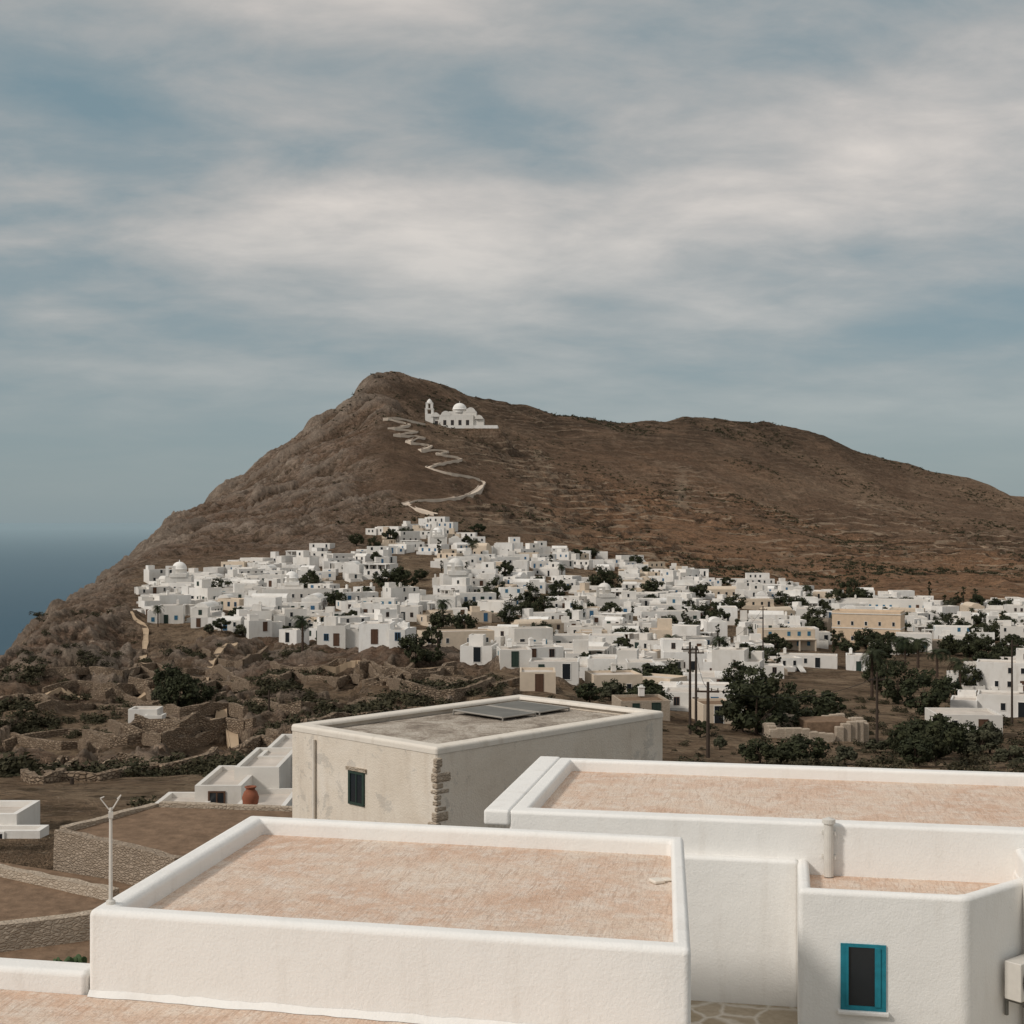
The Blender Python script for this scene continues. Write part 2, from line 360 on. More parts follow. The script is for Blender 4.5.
def m_terrain():
    m,t,b=newmat('hillside_earth_and_rock',.97,.03); p=pos(t)
    def at(n):
        q=t.new('ShaderNodeAttribute'); q.attribute_name=n; return q.outputs['Fac']
    rk,fd,hl,stp,cu,cv=at('rock'),at('field'),at('hill'),at('steep'),at('cult'),at('cavity')
    nL=t.noise(p,.012,5,.6,.5); nM=t.noise(p,.09,7,.65); nF=t.noise(p,.6,6,.7); nT=t.noise(p,.02,3,.5)
    nearc=t.ramp(nM,[(.3,(.22,.148,.095)),(.5,(.34,.24,.158)),(.7,(.50,.37,.25))])
    hillc=t.ramp(nL,[(.3,(.17,.108,.072)),(.5,(.25,.162,.108)),(.72,(.36,.25,.168))])
    fieldc=t.ramp(t.noise(p,.03,6,.65,1.0),[(.35,(.25,.135,.078)),(.48,(.47,.27,.155)),(.58,(.32,.185,.11)),(.68,(.54,.35,.215))])
    c=t.mix(hl,nearc,hillc); c=t.mix(t.math('MULTIPLY',fd,.85),c,fieldc)
    nr=t.noise(t.mapping(p,(1,1,.35),(0,0,.6)),.06,9,.76,1.0); nr2=t.noise(p,.25,7,.72); nbig=t.noise(t.mapping(p,(1,1,.6)),.014,4,.6,1.2)
    rc=t.ramp(nr,[(.38,(.13,.085,.06)),(.45,(.27,.185,.13)),(.53,(.39,.295,.225)),(.64,(.50,.41,.335))])
    rc=t.mix(t.ramp(nbig,[(.42,.6),(.56,0)]),rc,(.28,.17,.11))
    rc=t.mix(t.ramp(nr2,[(.50,0),(.58,.7)]),rc,(.12,.08,.056))
    c=t.mix(rk,c,rc)
    c=t.mix(t.math('MULTIPLY',t.ramp(nF,[(.51,0),(.58,1)]),.5),c,(.085,.062,.04))
    c=t.mix(t.math('MULTIPLY',t.ramp(t.noise(p,.22,6,.75),[(.53,0),(.58,1)]),.5),c,(.075,.058,.038))
    c=t.mix(t.ramp(t.noise(p,1.3,5,.7),[(.55,0),(.66,.4)]),c,(.50,.40,.30))
    sp=t.new('ShaderNodeSeparateXYZ'); t.link(p,sp.inputs[0])
    ridge=t.math('MULTIPLY',t.ramp(t.math('DIVIDE',sp.outputs[2],100.0),[(.30,0),(.75,1)]),t.ramp(t.noise(p,.035,7,.75),[(.40,0),(.54,.85)]))
    c=t.mix(t.math('MULTIPLY',ridge,t.math('SUBTRACT',1.0,rk),clamp=True),c,(.090,.064,.045))
    def lines(per,wob,lo,hi,off):
        z=t.math('ADD',sp.outputs[2],t.math('ADD',t.math('MULTIPLY',nT,wob),t.math('MULTIPLY',nM,4.5))); fr=t.math('FRACT',t.math('ADD',t.math('DIVIDE',z,per),off))
        return t.ramp(fr,[(0,0),(lo*.3,1),(lo,1),(hi,0)])
    gate=t.ramp(t.noise(p,.035,6,.7),[(.44,0),(.50,1)]); gate2=t.ramp(t.noise(t.mapping(p,(1,1,1),(0,0,0),(90,40,0)),.035,6,.7),[(.45,0),(.51,1)])
    l1=t.mix(1.0,t.mix(1.0,lines(3.7,14,.15,.24,.3),gate,'MULTIPLY'),cu,'MULTIPLY')
    c=t.mix(t.math('MULTIPLY',l1,.85),c,(.54,.41,.29))
    l2=t.mix(1.0,t.mix(1.0,lines(4.9,20,.15,.24,0),gate2,'MULTIPLY'),cu,'MULTIPLY')
    c=t.mix(t.math('MULTIPLY',l2,.85),c,(.065,.045,.032))
    vb=t.new('ShaderNodeTexVoronoi',feature='DISTANCE_TO_EDGE'); vb.inputs['Scale'].default_value=.016
    t.link(t.mapping(t.mix(.5,p,t.math('MULTIPLY',nM,40)),(1,1,.2)),vb.inputs['Vector'])
    c=t.mix(t.math('MULTIPLY',t.ramp(vb.outputs['Distance'],[(0,.8),(.022,0)]),t.math('MULTIPLY',cu,1.0)),c,(.46,.35,.25))
    c=t.mix(t.math('MULTIPLY',t.ramp(stp,[(.24,0),(.42,.85)]),t.math('SUBTRACT',1.0,t.math('MULTIPLY',hl,.6))),c,t.mix(t.ramp(nF,[(.4,0),(.6,1)]),(.44,.335,.245),(.13,.095,.068)))
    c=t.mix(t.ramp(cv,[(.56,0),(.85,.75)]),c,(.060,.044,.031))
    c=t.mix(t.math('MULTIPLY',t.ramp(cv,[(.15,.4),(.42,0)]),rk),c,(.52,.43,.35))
    t.link(c,b.inputs['Base Color'])
    b1=t.bump(nF,.9,1.4); b2=t.bump(nr,1.0,11.0,b1)
    t.link(b2,b.inputs['Normal']); return m
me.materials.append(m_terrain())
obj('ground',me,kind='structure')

# sea
mb=MB(); S=300000
mb.quad([(-S,-2000,-226),(S,-2000,-226),(S,S,-226),(-S,S,-226)])
m,t,b=newmat('sea_water',.45,.2); p=pos(t)
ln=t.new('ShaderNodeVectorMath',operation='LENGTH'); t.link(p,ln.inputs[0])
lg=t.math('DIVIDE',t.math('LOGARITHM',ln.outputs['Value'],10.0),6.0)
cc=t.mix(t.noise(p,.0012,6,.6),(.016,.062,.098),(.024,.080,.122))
cc=t.mix(t.ramp(lg,[(.585,0),(.66,.35),(.73,.8),(.78,1)]),cc,(.225,.315,.355))  # horizon haze painted into the water colour, paler with distance
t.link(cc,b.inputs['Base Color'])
t.link(t.bump(t.mix(.4,t.noise(t.mapping(p,(1,2,1)),.03,8,.65),t.noise(p,.006,5)),.5,5),b.inputs['Normal'])
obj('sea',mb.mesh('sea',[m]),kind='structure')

# ------------------------------------------------------------------ sky + sun
sv=Vector((-.70,-.42,.60)).normalized(); el=math.asin(sv.z); az=math.atan2(sv.x,sv.y)
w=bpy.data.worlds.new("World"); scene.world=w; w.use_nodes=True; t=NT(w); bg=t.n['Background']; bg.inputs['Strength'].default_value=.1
sky=t.new('ShaderNodeTexSky',sky_type='NISHITA'); sky.sun_disc=False; sky.sun_elevation=el; sky.sun_rotation=az
d=t.new('ShaderNodeTexCoord').outputs['Generated']; sp=t.new('ShaderNodeSeparateXYZ'); t.link(d,sp.inputs[0])
zz=t.math('MAXIMUM',sp.outputs[2],0.0); den=t.math('ADD',zz,.20)
cb=t.new('ShaderNodeCombineXYZ'); t.link(t.math('DIVIDE',sp.outputs[0],den),cb.inputs[0]); t.link(t.math('DIVIDE',sp.outputs[1],den),cb.inputs[1])
cv=t.mapping(cb.outputs[0],(1.0,1.3,1),(0,0,math.radians(-14)),(5.3,2.2,0))
n1=t.noise(cv,1.2,7,.48,.2); n2=t.noise(cv,4.0,8,.6,.25); n3=t.noise(cv,.5,3,.5,.1)
f=t.math('ADD',t.math('ADD',t.math('MULTIPLY',n1,.58),t.math('MULTIPLY',n2,.22)),t.math('MULTIPLY',n3,.30))
cl=t.ramp(f,[(.40,(2.0,2.85,3.2)),(.47,(2.8,3.35,3.5)),(.535,(4.2,4.25,4.1)),(.60,(5.8,5.45,5.05)),(.68,(7.8,7.1,6.4))])
hz=t.ramp(zz,[(0,1),(.06,.9),(.13,.45),(.22,0)])
cl=t.mix(hz,cl,(2.5,3.15,3.4))
cl=t.mix(.88,sky.outputs[0],cl)
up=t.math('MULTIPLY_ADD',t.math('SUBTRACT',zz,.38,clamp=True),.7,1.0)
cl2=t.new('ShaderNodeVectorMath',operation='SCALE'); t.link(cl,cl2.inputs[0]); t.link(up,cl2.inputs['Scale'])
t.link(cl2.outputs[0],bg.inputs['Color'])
L=bpy.data.lights.new('sun','SUN'); L.energy=2.1; L.angle=math.radians(8); L.color=(1,.935,.86)
so=bpy.data.objects.new('sun',L); so.rotation_euler=(-sv).to_track_quat('-Z','Y').to_euler(); COL.objects.link(so)

# ------------------------------------------------------------------ camera
cam=bpy.data.cameras.new('camera'); cam.sensor_width=36; cam.lens=36*F/1024; cam.shift_y=(HY-512)/1024; cam.clip_start=.5; cam.clip_end=600000
co_=bpy.data.objects.new('camera',cam); co_.rotation_euler=(math.pi/2,0,0); COL.objects.link(co_); scene.camera=co_
scene.view_settings.view_transform='Standard'

# ------------------------------------------------------------------ foreground houses
R=math.radians(-11); U=Vector((math.cos(R),math.sin(R),0)); V=Vector((-math.sin(R),math.cos(R),0))
def fr(O,u,v,z=0): q=Vector((O[0],O[1],0))+U*u+V*v; return (q.x,q.y,z)
OA=W(91,910,17.95); OA=(OA.x,OA.y)
hA=obj('house',None,(OA[0],OA[1],-11.17),R,label='low whitewashed house with rounded parapet around a tan cement roof',category='house')
PA=[(-.05,0),(7.66,-.2),(7.16,5.68),(-.2,5.9)]
mb=MB(); inn=mb.shell(PA,-.3,6.2,[.30,.2,.27,.34],.27,0,1,False)
o=obj('wall',mb.mesh('wall',[M_lime]),parent=hA); bevel(o,.09,5)
mb=MB(); mb.quad([(.1,.1,5.94),(7.5,-.05,5.94),(7.05,5.55,5.94),(-.1,5.8,5.94)])
obj('roof',mb.mesh('roof',[M_roof]),parent=hA)
mb=MB(); mb.box(-.0,.17,0,.2,0,.05); mb.box(.2,.33,.06,.2,0,.035)
o=obj('loose_stone',mb.mesh('loose_stone',[M_oldtop]),fr(OA,6.9,3.6,-5.225),.4,label='flat grey stone lying on the tan roof',category='stone')
bevel(o,.015,2)
mb=MB(); mb.box(-9,7.55,-14,-.004,-.3,5.13,0)
obj('terrace',mb.mesh('terrace',[M_roof]),(OA[0],OA[1],-11.2),R,kind='structure')
mb=MB(); mb.box(-9,-.07,.0,.42,-.3,5.42)
o=obj('parapet_wall',mb.mesh('parapet_wall',[M_lime]),(OA[0],OA[1],-11.2),R,label='low white parapet wall beside the tan terrace',category='wall'); bevel(o,.08,4)
mb=MB(); n=40
for k_ in range(n+1):
    u=7.5*k_/n; y0=-.2*u/7.62
    mb.v+=[(u-.02,y0-.05-random.uniform(0,.05),5.106),(u-.02,y0-.002,5.17+random.uniform(0,.03))]
for k_ in range(n): mb.f.append((2*k_,2*k_+2,2*k_+3,2*k_+1)); mb.m.append(0)
obj('plaster_skirt',mb.mesh('plaster_skirt',[M_lime],True),parent=hA)

OB=(-0.5,25.8)
hB=obj('house',None,(OB[0],OB[1],-11.2),R,label='white house with stepped flat roofs and a small blue window',category='house')
mb=MB(); mb.shell([(.45,0),(14,0),(14,5.95),(.45,5.95)],-.3,5.9,[.42,.3,.3,.32],.26,0,1,False)
o=obj('upper_wall',mb.mesh('upper_wall',[M_lime]),parent=hB); bevel(o,.07,4)
mb=MB(); mb.quad([(.6,.3,5.65),(13.8,.3,5.65),(13.8,5.8,5.65),(.6,5.8,5.65)]); obj('roof',mb.mesh('roof',[M_roof]),parent=hB)
mb=MB(); mb.box(-.02,.47,-.04,5.99,5.62,5.912); o=obj('ledge',mb.mesh('ledge',[M_lime]),parent=hB); bevel(o,.06,4)
mb=MB(); mb.box(2.0,5.66,-.2,.1,-.3,5.26); o=obj('buttress_wall',mb.mesh('buttress_wall',[M_lime]),parent=hB); bevel(o,.07,4)
mb=MB(); mb.shell([(5.64,.22),(5.64,-2.08),(8.15,-2.08),(8.35,-1.98),(9.5,-.6),(9.5,.22)],-.3,5.25,[.2,.22,.22,.22,.22,.17],.27,0,1,False)
o=obj('lower_wall',mb.mesh('lower_wall',[M_lime]),parent=hB); bevel(o,.10,5)
mb=MB(); mb.quad([(5.75,.05,4.985),(5.75,-1.95,4.985),(8.1,-1.95,4.985),(9.4,-.5,4.985),(9.4,.05,4.985)]); obj('lower_roof',mb.mesh('lower_roof',[M_roof]),parent=hB)
mb=MB(); mb.box(9.30,14.02,-1.1,.02,-.3,5.62)
o=obj('side_wall',mb.mesh('side_wall',[M_lime]),parent=hB); bevel(o,.08,4)
wu0,wu1,wz0,wz1=6.35,6.97,3.36,4.42
wn=obj('window',None,(0,0,0),0,parent=hB)
mb=MB(); y=-2.08
mb.box(wu0-.045,wu0+.04,y-.03,y+.05,wz0,wz1); mb.box(wu1-.04,wu1+.045,y-.03,y+.05,wz0,wz1); mb.box(wu0+.04,wu1-.04,y-.028,y+.05,wz1-.05,wz1+.002); mb.box(wu0+.04,wu1-.04,y-.028,y+.05,wz0-.002,wz0+.07)
mb.box(wu0+.04,wu0+.08,y-.05,y-.01,wz0+.07,wz1-.05); mb.box(wu1-.13,wu1-.04,y-.05,y-.01,wz0+.07,wz1-.05)
obj('frame',mb.mesh('frame',[M_teal]),parent=wn)
mb=MB(); mb.box(wu0+.03,wu1-.03,y-.012,y+.04,wz0+.06,wz1-.04); obj('pane',mb.mesh('pane',[M_dark]),parent=wn)
mb=MB(); mb.box(wu0-.09,wu1+.09,y-.09,y+.02,wz0-.07,wz0-.003); o=obj('sill',mb.mesh('sill',[M_lime]),parent=wn); bevel(o,.015,2)
vb=fr(OB,6.18,-.12,-6.2)
mb=MB(); mb.lathe([(.085,0),(.085,.92),(.115,.93),(.115,1.0),(.0,1.04)],n=16); mb.box(-.12,.12,-.02,.12,.30,.36); mb.box(-.12,.12,-.02,.12,.72,.78)
obj('vent_pipe',mb.mesh('vent_pipe',[M_metal]),vb,R,label='white vent pipe standing against the parapet wall',category='pipe')
ang=R+math.atan2(1.38,1.15)
c0=fr(OB,9.1,-1.08,-7.25)
nrm=Vector((math.sin(ang),-math.cos(ang),0))
ac=obj('air_conditioner',None,(c0[0]+nrm.x*.03,c0[1]+nrm.y*.03,-7.72),ang,label='white air conditioning unit bracketed to the plastered wall',category='air conditioner')
mb=MB(); mb.box(-.4,.4,-.36,-.06,0,.62); o=obj('casing',mb.mesh('casing',[M_metal]),parent=ac); bevel(o,.02,2)
mb=MB()
for r in (.08,.14,.2,.25):
    for k_ in range(20):
        a0=2*math.pi*k_/20;a1=2*math.pi*(k_+1)/20
        mb.tube((-.1+r*math.cos(a0),-.37,.31+r*math.sin(a0)),(-.1+r*math.cos(a1),-.37,.31+r*math.sin(a1)),.006,.006,4)
for k_ in range(6): mb.tube((-.1,-.372,.31),(-.1+.25*math.cos(k_*1.047),-.372,.31+.25*math.sin(k_*1.047)),.006,.006,4)
obj('fan_grille',mb.mesh('fan_grille',[M_cable]),parent=ac)
for x_ in (-.3,.25):
    mb=MB(); mb.box(x_,x_+.05,-.36,-.05,-.06,-.003); mb.box(x_,x_+.05,-.05,0,-.3,-.003)
    obj('bracket',mb.mesh('bracket',[M_greym]),parent=ac)
mb=MB(); mb.box(-.6,16,-16,-.003,0,2.7); obj('pavement',mb.mesh('pavement',[M_pave]),(fr(OB,3.0,0)[0],fr(OB,3.0,0)[1],-11.2),R,kind='structure')

# house D
P0=Vector((-2.0,37.1)); ang=math.atan2(44.2-37.1,4.75+2.0)
hD=obj('house',None,(P0.x,P0.y,-11.4),ang,label='old beige plastered house with weathered walls and flat gravel roof',category='house')
LW=9.85; LD=6.25
mb=MB(); mb.shell([(0,0),(LW,0),(LW,LD),(0,LD)],-.3,5.4,[.36]*4,.25,0,1,False)
o=obj('wall',mb.mesh('wall',[M_old]),parent=hD); bevel(o,.08,4)
mb=MB(); mb.shell([(-.02,-.02),(LW+.02,-.02),(LW+.02,LD+.02),(-.02,LD+.02)],5.24,5.43,[.5]*4,.1,0,1,False); o=obj('parapet_cap',mb.mesh('parapet_cap',[M_oldtop]),parent=hD); bevel(o,.09,5)
mb=MB(); mb.quad([(.2,.2,5.2),(LW-.2,.2,5.2),(LW-.2,LD-.2,5.2),(.2,LD-.2,5.2)]); obj('roof',mb.mesh('roof',[M_gravel]),parent=hD)
mb=MB(); z=1.6
while z<5.0:
    h=random.uniform(.14,.28); a=random.uniform(.12,.52); b_=random.uniform(.08,.34); pr=random.uniform(.01,.07)
    mb.box(-pr,a,-pr*.9,b_,z,z+h-.01); z+=h
o=obj('corner_stones',mb.mesh('corner_stones',[M_stonelt]),parent=hD,label='exposed rough corner stones'); bevel(o,.05,3)
wn=obj('window',None,(0,3.25,3.45),0,parent=hD)
mb=MB(); mb.box(-.05,.05,-.34,-.26,0,.95); mb.box(-.05,.05,.26,.34,0,.95); mb.box(-.048,.05,-.26,.26,.87,.948); mb.box(-.048,.05,-.26,.26,0.002,.07); mb.box(-.04,.05,-.02,.02,.07,.87)
obj('frame',mb.mesh('frame',[M_green]),parent=wn)
mb=MB(); mb.box(-.02,.04,-.26,.26,.06,.88); obj('pane',mb.mesh('pane',[M_dark]),parent=wn)
mb=MB(); mb.box(-.07,.02,-.42,.42,.955,1.05); obj('lintel',mb.mesh('lintel',[M_stonelt]),parent=wn)
mb=MB(); mb.tube((-.07,5.1,1),(-.07,5.1,5.1),.045,.045,10); obj('drain_pipe',mb.mesh('drain_pipe',[M_oldtop]),parent=hD)
q=Vector((math.cos(ang),math.sin(ang))); r_=Vector((-math.sin(ang),math.cos(ang)))
for k_ in range(2):
    c=P0+q*(5.85+k_*1.7)+r_*(3.2)
    s_=obj('roof_panel',None,(c.x,c.y,-6.2),ang+k_*.04,label='flat grey sheet panel lying on the gravel roof',category='panel',group='panels on the gravel roof')
    mb=MB(); mb.quad([(0,0,.12),(1.5,0,.12),(1.5,2.2,.15),(0,2.2,.15)]); mb.quad([(0,0,.08),(0,2.2,.11),(1.5,2.2,.11),(1.5,0,.08)])
    obj('sheet',mb.mesh('sheet',[M_greym]),parent=s_)
    mb=MB()
    for a_,b_ in (((0,0,.11),(1.5,0,.11)),((1.5,0,.11),(1.5,2.2,.14)),((1.5,2.2,.14),(0,2.2,.14)),((0,2.2,.14),(0,0,.11)),((0,0,0),(0,0,.1)),((1.5,0,0),(1.5,0,.1)),((0,2.2,0),(0,2.2,.14)),((1.5,2.2,0),(1.5,2.2,.14))):
        mb.tube(a_,b_,.028,.028,6)
    obj('frame',mb.mesh('frame',[M_grime]),parent=s_)

ab=fr(OA,.12,.30,-4.97)
an=obj('antenna_mast',None,ab,.3,label='slim pale mast with forked top fixed to the parapet',category='antenna')
mb=MB(); mb.tube((0,0,0),(0,0,1.25),.026,.02,8); mb.lathe([(.06,0),(.06,.04),(.03,.06)]); obj('pole',mb.mesh('pole',[M_metal]),parent=an)
mb=MB(); mb.tube((0,0,1.2),(-.13,0,1.38),.010,.008,6); mb.tube((0,0,1.2),(.13,0,1.41),.010,.008,6); mb.box(-.03,.03,-.03,.03,1.12,1.2); mb.tube((-.13,0,1.38),(-.08,0,1.40),.010,.008,6); mb.tube((.13,0,1.41),(.08,0,1.36),.010,.008,6)
obj('fork',mb.mesh('fork',[M_metal]),parent=an)

# ------------------------------------------------------------------ stone walls / garden
def stone_wall(pts,h,th,mat,label,seg=.6,jit=.06,name='stone_wall',base=None,cat='wall',group=None):
    P=[Vector(p) for p in pts]; Q=[]
    for a,b_ in zip(P[:-1],P[1:]):
        n=max(1,int((b_-a).length/seg))
        for k_ in range(n): Q.append(a.lerp(b_,k_/n))
    Q.append(P[-1]); mb=MB(); n=len(Q); O=Q[0].copy()
    for i,q in enumerate(Q):
        d_=(Q[min(i+1,n-1)]-Q[max(i-1,0)]); d_.z=0; d_.normalize(); nn=Vector((-d_.y,d_.x,0)); q=q-O
        j=lambda:random.uniform(-jit,jit)
        tz=h+j()
        for s_,z_ in ((-.55,-.5),(-.5,h*.5),(-.44,tz),(.44,tz+j()*.3),(.5,h*.5),(.55,-.5)):
            mb.v.append(tuple(q+nn*(s_*th+j()*.5)+Vector((0,0,z_))))
    for i in range(n-1):
        for k_ in range(5):
            mb.f.append((i*6+k_,i*6+k_+1,(i+1)*6+k_+1,(i+1)*6+k_)); mb.m.append(0)
    mb.f.append((0,1,2,3,4,5)); mb.m.append(0); mb.f.append(tuple((n-1)*6+k_ for k_ in (5,4,3,2,1,0))); mb.m.append(0)
    return obj(name,mb.mesh(name,[mat]),O,label=label,category=cat,group=group)
mb=MB(); poly=[(-14.7,45.5),(-9.9,41.8),(-5.5,43.5),(-5,48.8),(-12.8,50)]
mb.v=[(x,y,-12) for x,y in poly]+[(x,y,-10.18) for x,y in poly]; mb.f=[tuple(range(5,10))]+[(k_,(k_+1)%5,5+(k_+1)%5,5+k_) for k_ in range(5)]; mb.m=[0]*6
obj('garden_ground',mb.mesh('garden_ground',[M_soil]),kind='structure')
GW='dry stone garden walls'
stone_wall([(-14.75,45.6,-11.6),(-9.9,41.7,-11.6)],1.6,.4,M_stone,'tall dry stone retaining wall around a bare garden bed',group=GW,jit=.03)
stone_wall([(-9.7,41.75,-11.6),(-5.4,43.3,-11.6)],1.6,.4,M_stone,'dry stone retaining wall behind the white house',group=GW,jit=.03)
stone_wall([(-14.7,45.9,-11.6),(-12.8,50.2,-11.7)],1.62,.35,M_stonelt,'dry stone wall closing a raised garden bed',group=GW,jit=.03)
stone_wall([(-12.6,50.2,-11.7),(-5,49,-11.7)],1.66,.35,M_stonelt,'pale stone wall along a bare garden bed',group=GW,jit=.03)
stone_wall([(-19.8,46.6,-11.5),(-11.7,41.2,-11.4)],.6,.38,M_stonelt,'low pale stone wall between brown plots',group=GW,jit=.03)
stone_wall([(-16,35.0,-11.4),(-9.6,38.3,-11.4)],.95,.45,M_stonelt,'pale capped stone wall edging a dry plot',group=GW,jit=.03)
mb=MB(); poly=[(-17,33),(-9.2,33),(-9.5,42),(-21,48),(-25,46)]
mb.quad([(x,y,-11.12) for x,y in poly]); obj('garden_ground',mb.mesh('garden_plot',[M_soil]),kind='structure')
mb=MB()
def pad(c,r,h,rz,tilt):
    i=len(mb.v); Mx=Matrix.Translation(c)@Euler((tilt,0,rz)).to_matrix().to_4x4()
    ns,nr=8,6
    for a_ in range(nr+1):
        th_=math.pi*a_/nr
        for b_ in range(ns):
            ph=2*math.pi*b_/ns; mb.v.append(tuple(Mx@Vector((r*math.sin(th_)*math.cos(ph),.18*r*math.sin(th_)*math.sin(ph),h*(1-math.cos(th_))/2))))
    for a_ in range(nr):
        for b_ in range(ns):
            b2=(b_+1)%ns; mb.f.append((i+a_*ns+b_,i+a_*ns+b2,i+(a_+1)*ns+b2,i+(a_+1)*ns+b_)); mb.m.append(0)
    return Mx@Vector((0,0,h*.82))
mb.box(-.3,.3,-.1,.1,-.3,.08)
tips=[pad(Vector((x_,0,-.02)),.11,.3,random.uniform(-1,1),random.uniform(-.2,.2)) for x_ in (-.25,-.05,.12,.26)]
for lv in range(2):
    nt=[]
    for tp_ in tips:
        for s_ in (-1,1): nt.append(pad(tp_+Vector((s_*.03,0,-.05)),random.uniform(.07,.1),random.uniform(.2,.26),random.uniform(-.8,.8),random.uniform(-.6,.6)))
    tips=nt[:7]
obj('prickly_pear_cactus',mb.mesh('prickly_pear_cactus',[M_cact],True),(-10.5,33.4,-10.95),label='green prickly pear cactus in front of stone wall',category='cactus')
bpy.context.scene.objects['prickly_pear_cactus'].scale=(1.0,1.0,1.15)

# ------------------------------------------------------------------ village houses
def win_mesh(name,w_,h_,matf,matp,cross=True):
    mb=MB(); fw=.07
    mb.box(-w_/2-fw,-w_/2,-.05,.02,0,h_); mb.box(w_/2,w_/2+fw,-.05,.02,0,h_)
    mb.box(-w_/2-fw,w_/2+fw,-.052,.02,h_,h_+fw); mb.box(-w_/2-fw,w_/2+fw,-.07,.02,-fw,0)
    mb.box(-w_/2,w_/2,-.02,.015,0,h_,1)
    if cross: mb.box(-.03,.03,-.04,.01,0,h_,0)
    return mb.mesh(name,[matf,matp])
WIN=[win_mesh('window',.6,.95,M_white,M_dark,False),win_mesh('window',.65,1.0,M_blue,M_dark),win_mesh('window',.6,.95,M_brownw,M_dark),win_mesh('window',.6,.85,M_teal,M_blue,False),win_mesh('window',.65,1.0,M_green,M_green)]
DOOR=[win_mesh('door',.85,1.9,M_blue,M_blue),win_mesh('door',.85,1.9,M_brownw,M_brownw),win_mesh('door',1.0,2.0,M_white,M_dark,False),win_mesh('door',.85,1.9,M_green,M_green)]
mb=MB(); mb.box(-.3,.3,-.25,.25,-.1,.8); mb.box(-.36,.36,-.31,.31,.8,.9); mb.box(-.17,.17,-.15,.15,.9,1.1)
CHIM=mb.mesh('chimney',[M_white])
def template(w_,dp,h,style,rs):
    r=random.Random(rs); mb=MB(); parts=[]
    B=-4.0
    mb.pbox(-w_/2,w_/2,-dp/2,dp/2,B,h,.2,.28)
    def row(x0,x1,y,z,rot=0,axis='x',p=.8,gap=2.3,door=False):
        L_=x1-x0; n=max(1,int(L_/gap)); dd=r.randrange(n) if door else -1
        for k_ in range(n):
            c=x0+(k_+.5)*L_/n+r.uniform(-.25,.25)
            if k_==dd: parts.append(('door',c if axis=='x' else y,y if axis=='x' else c,z-.85,rot)); continue
            if r.random()<p: parts.append(('window',c if axis=='x' else y,y if axis=='x' else c,z,rot))
    zs=[.9] if h<4.2 else [.9,3.2]
    for i,z in enumerate(zs):
        row(-w_/2+.3,w_/2-.3,-dp/2,z,0,'x',.8,2.0,i==0)
        row(-dp/2+.4,dp/2-.4,-w_/2,z,-math.pi/2,'y',.5,2.6)
        row(-dp/2+.4,dp/2-.4,w_/2,z,math.pi/2,'y',.5,2.6)
    if style==1:
        x0=-w_/2+.05 if r.random()<.5 else -w_/2+w_*.5; x1=x0+w_*.42; y0=-dp/2+dp*.35
        mb.pbox(x0,x1,y0,dp/2-.02,h-.35,h+2.1,.18,.22); row(x0+.3,x1-.3,y0,h+.5,0,'x',.8,2.0)
    elif style==2:
        s_=r.choice((-1,1)); ww=w_*.5; x0=(w_/2-.05) if s_>0 else (-w_/2-ww+.05)
        mb.pbox(x0,x0+ww,-dp/2-.8,dp/2-1,B,h*.72,.2,.25); row(x0+.3,x0+ww-.3,-dp/2-.8,.6,0,'x',.8,2.0)
        mb.pbox(x0+ww*.2,x0+ww*.9,dp/2-1.06,dp/2+1.6,B,h*.9,.2,.25)
    elif style==3:
        ww=w_*.7; mb.pbox(-w_/2-.1,-w_/2+ww,-dp/2-2.2,-dp/2+.05,B,h*.35,.18,.3)
        for k_ in range(8): mb.box(w_/2-1.2,w_/2-.1,-dp/2-.35*(8-k_)*.8,-dp/2-.003,B,h*.05*(k_+1)-.1)
    elif style==4:
        mb.pbox(-w_/2+.6,-w_/2+2.6,dp/2-2.4,dp/2-.02,h-.35,h+1.2,.18,.2)
        mb.pbox(w_/2-.06,w_/2+2.6,-dp/2+1.0,dp/2-.5,B,h*.8,.2,.25)
    elif style==5:
        for k_ in range(4):
            x=-w_/2+.3+k_*(w_-.9)/3; mb.box(x,x+.3,-dp/2-2.0,-dp/2-1.7,B,2.3)
        mb.box(-w_/2,w_/2-.2,-dp/2-2.1,-dp/2-.002,2.3,2.5)
    elif style==6:
        n=10; i=len(mb.v); rr_=dp*.36
        for a_ in range(n+1):
            t_=math.pi*a_/n; mb.v+=[(-w_/2+.3,rr_*math.cos(t_),h-.35+rr_*.75*math.sin(t_)),(w_/2-.3,rr_*math.cos(t_),h-.35+rr_*.75*math.sin(t_))]
        for a_ in range(n): mb.f.append((i+2*a_,i+2*a_+1,i+2*a_+3,i+2*a_+2)); mb.m.append(0)
        mb.f.append(tuple(i+2*a_ for a_ in range(n+1))); mb.m.append(0); mb.f.append(tuple(i+1+2*a_ for a_ in range(n+1))[::-1]); mb.m.append(0)
    if r.random()<.6: parts.append(('chimney',r.uniform(-w_/2+.8,w_/2-.8),dp/2-.5,h,0))
    return mb,parts
TEMPL=[]
rs=0
for style in (0,1,2,3,4,2,3,0,5,6):
    for w_,dp,h in ((4.6,4.2,2.4),(6.8,4.6,2.5),(9,5,2.7),(7,5,4.2)):
        rs+=1; mb,parts=template(w_+random.uniform(-.8,1.4),dp,h+random.uniform(-.3,.3),style,rs)
        TEMPL.append((mb.mesh('house',[M_white,M_flatroof]),parts,w_,h,mb))
VG='whitewashed houses of the hillside village'
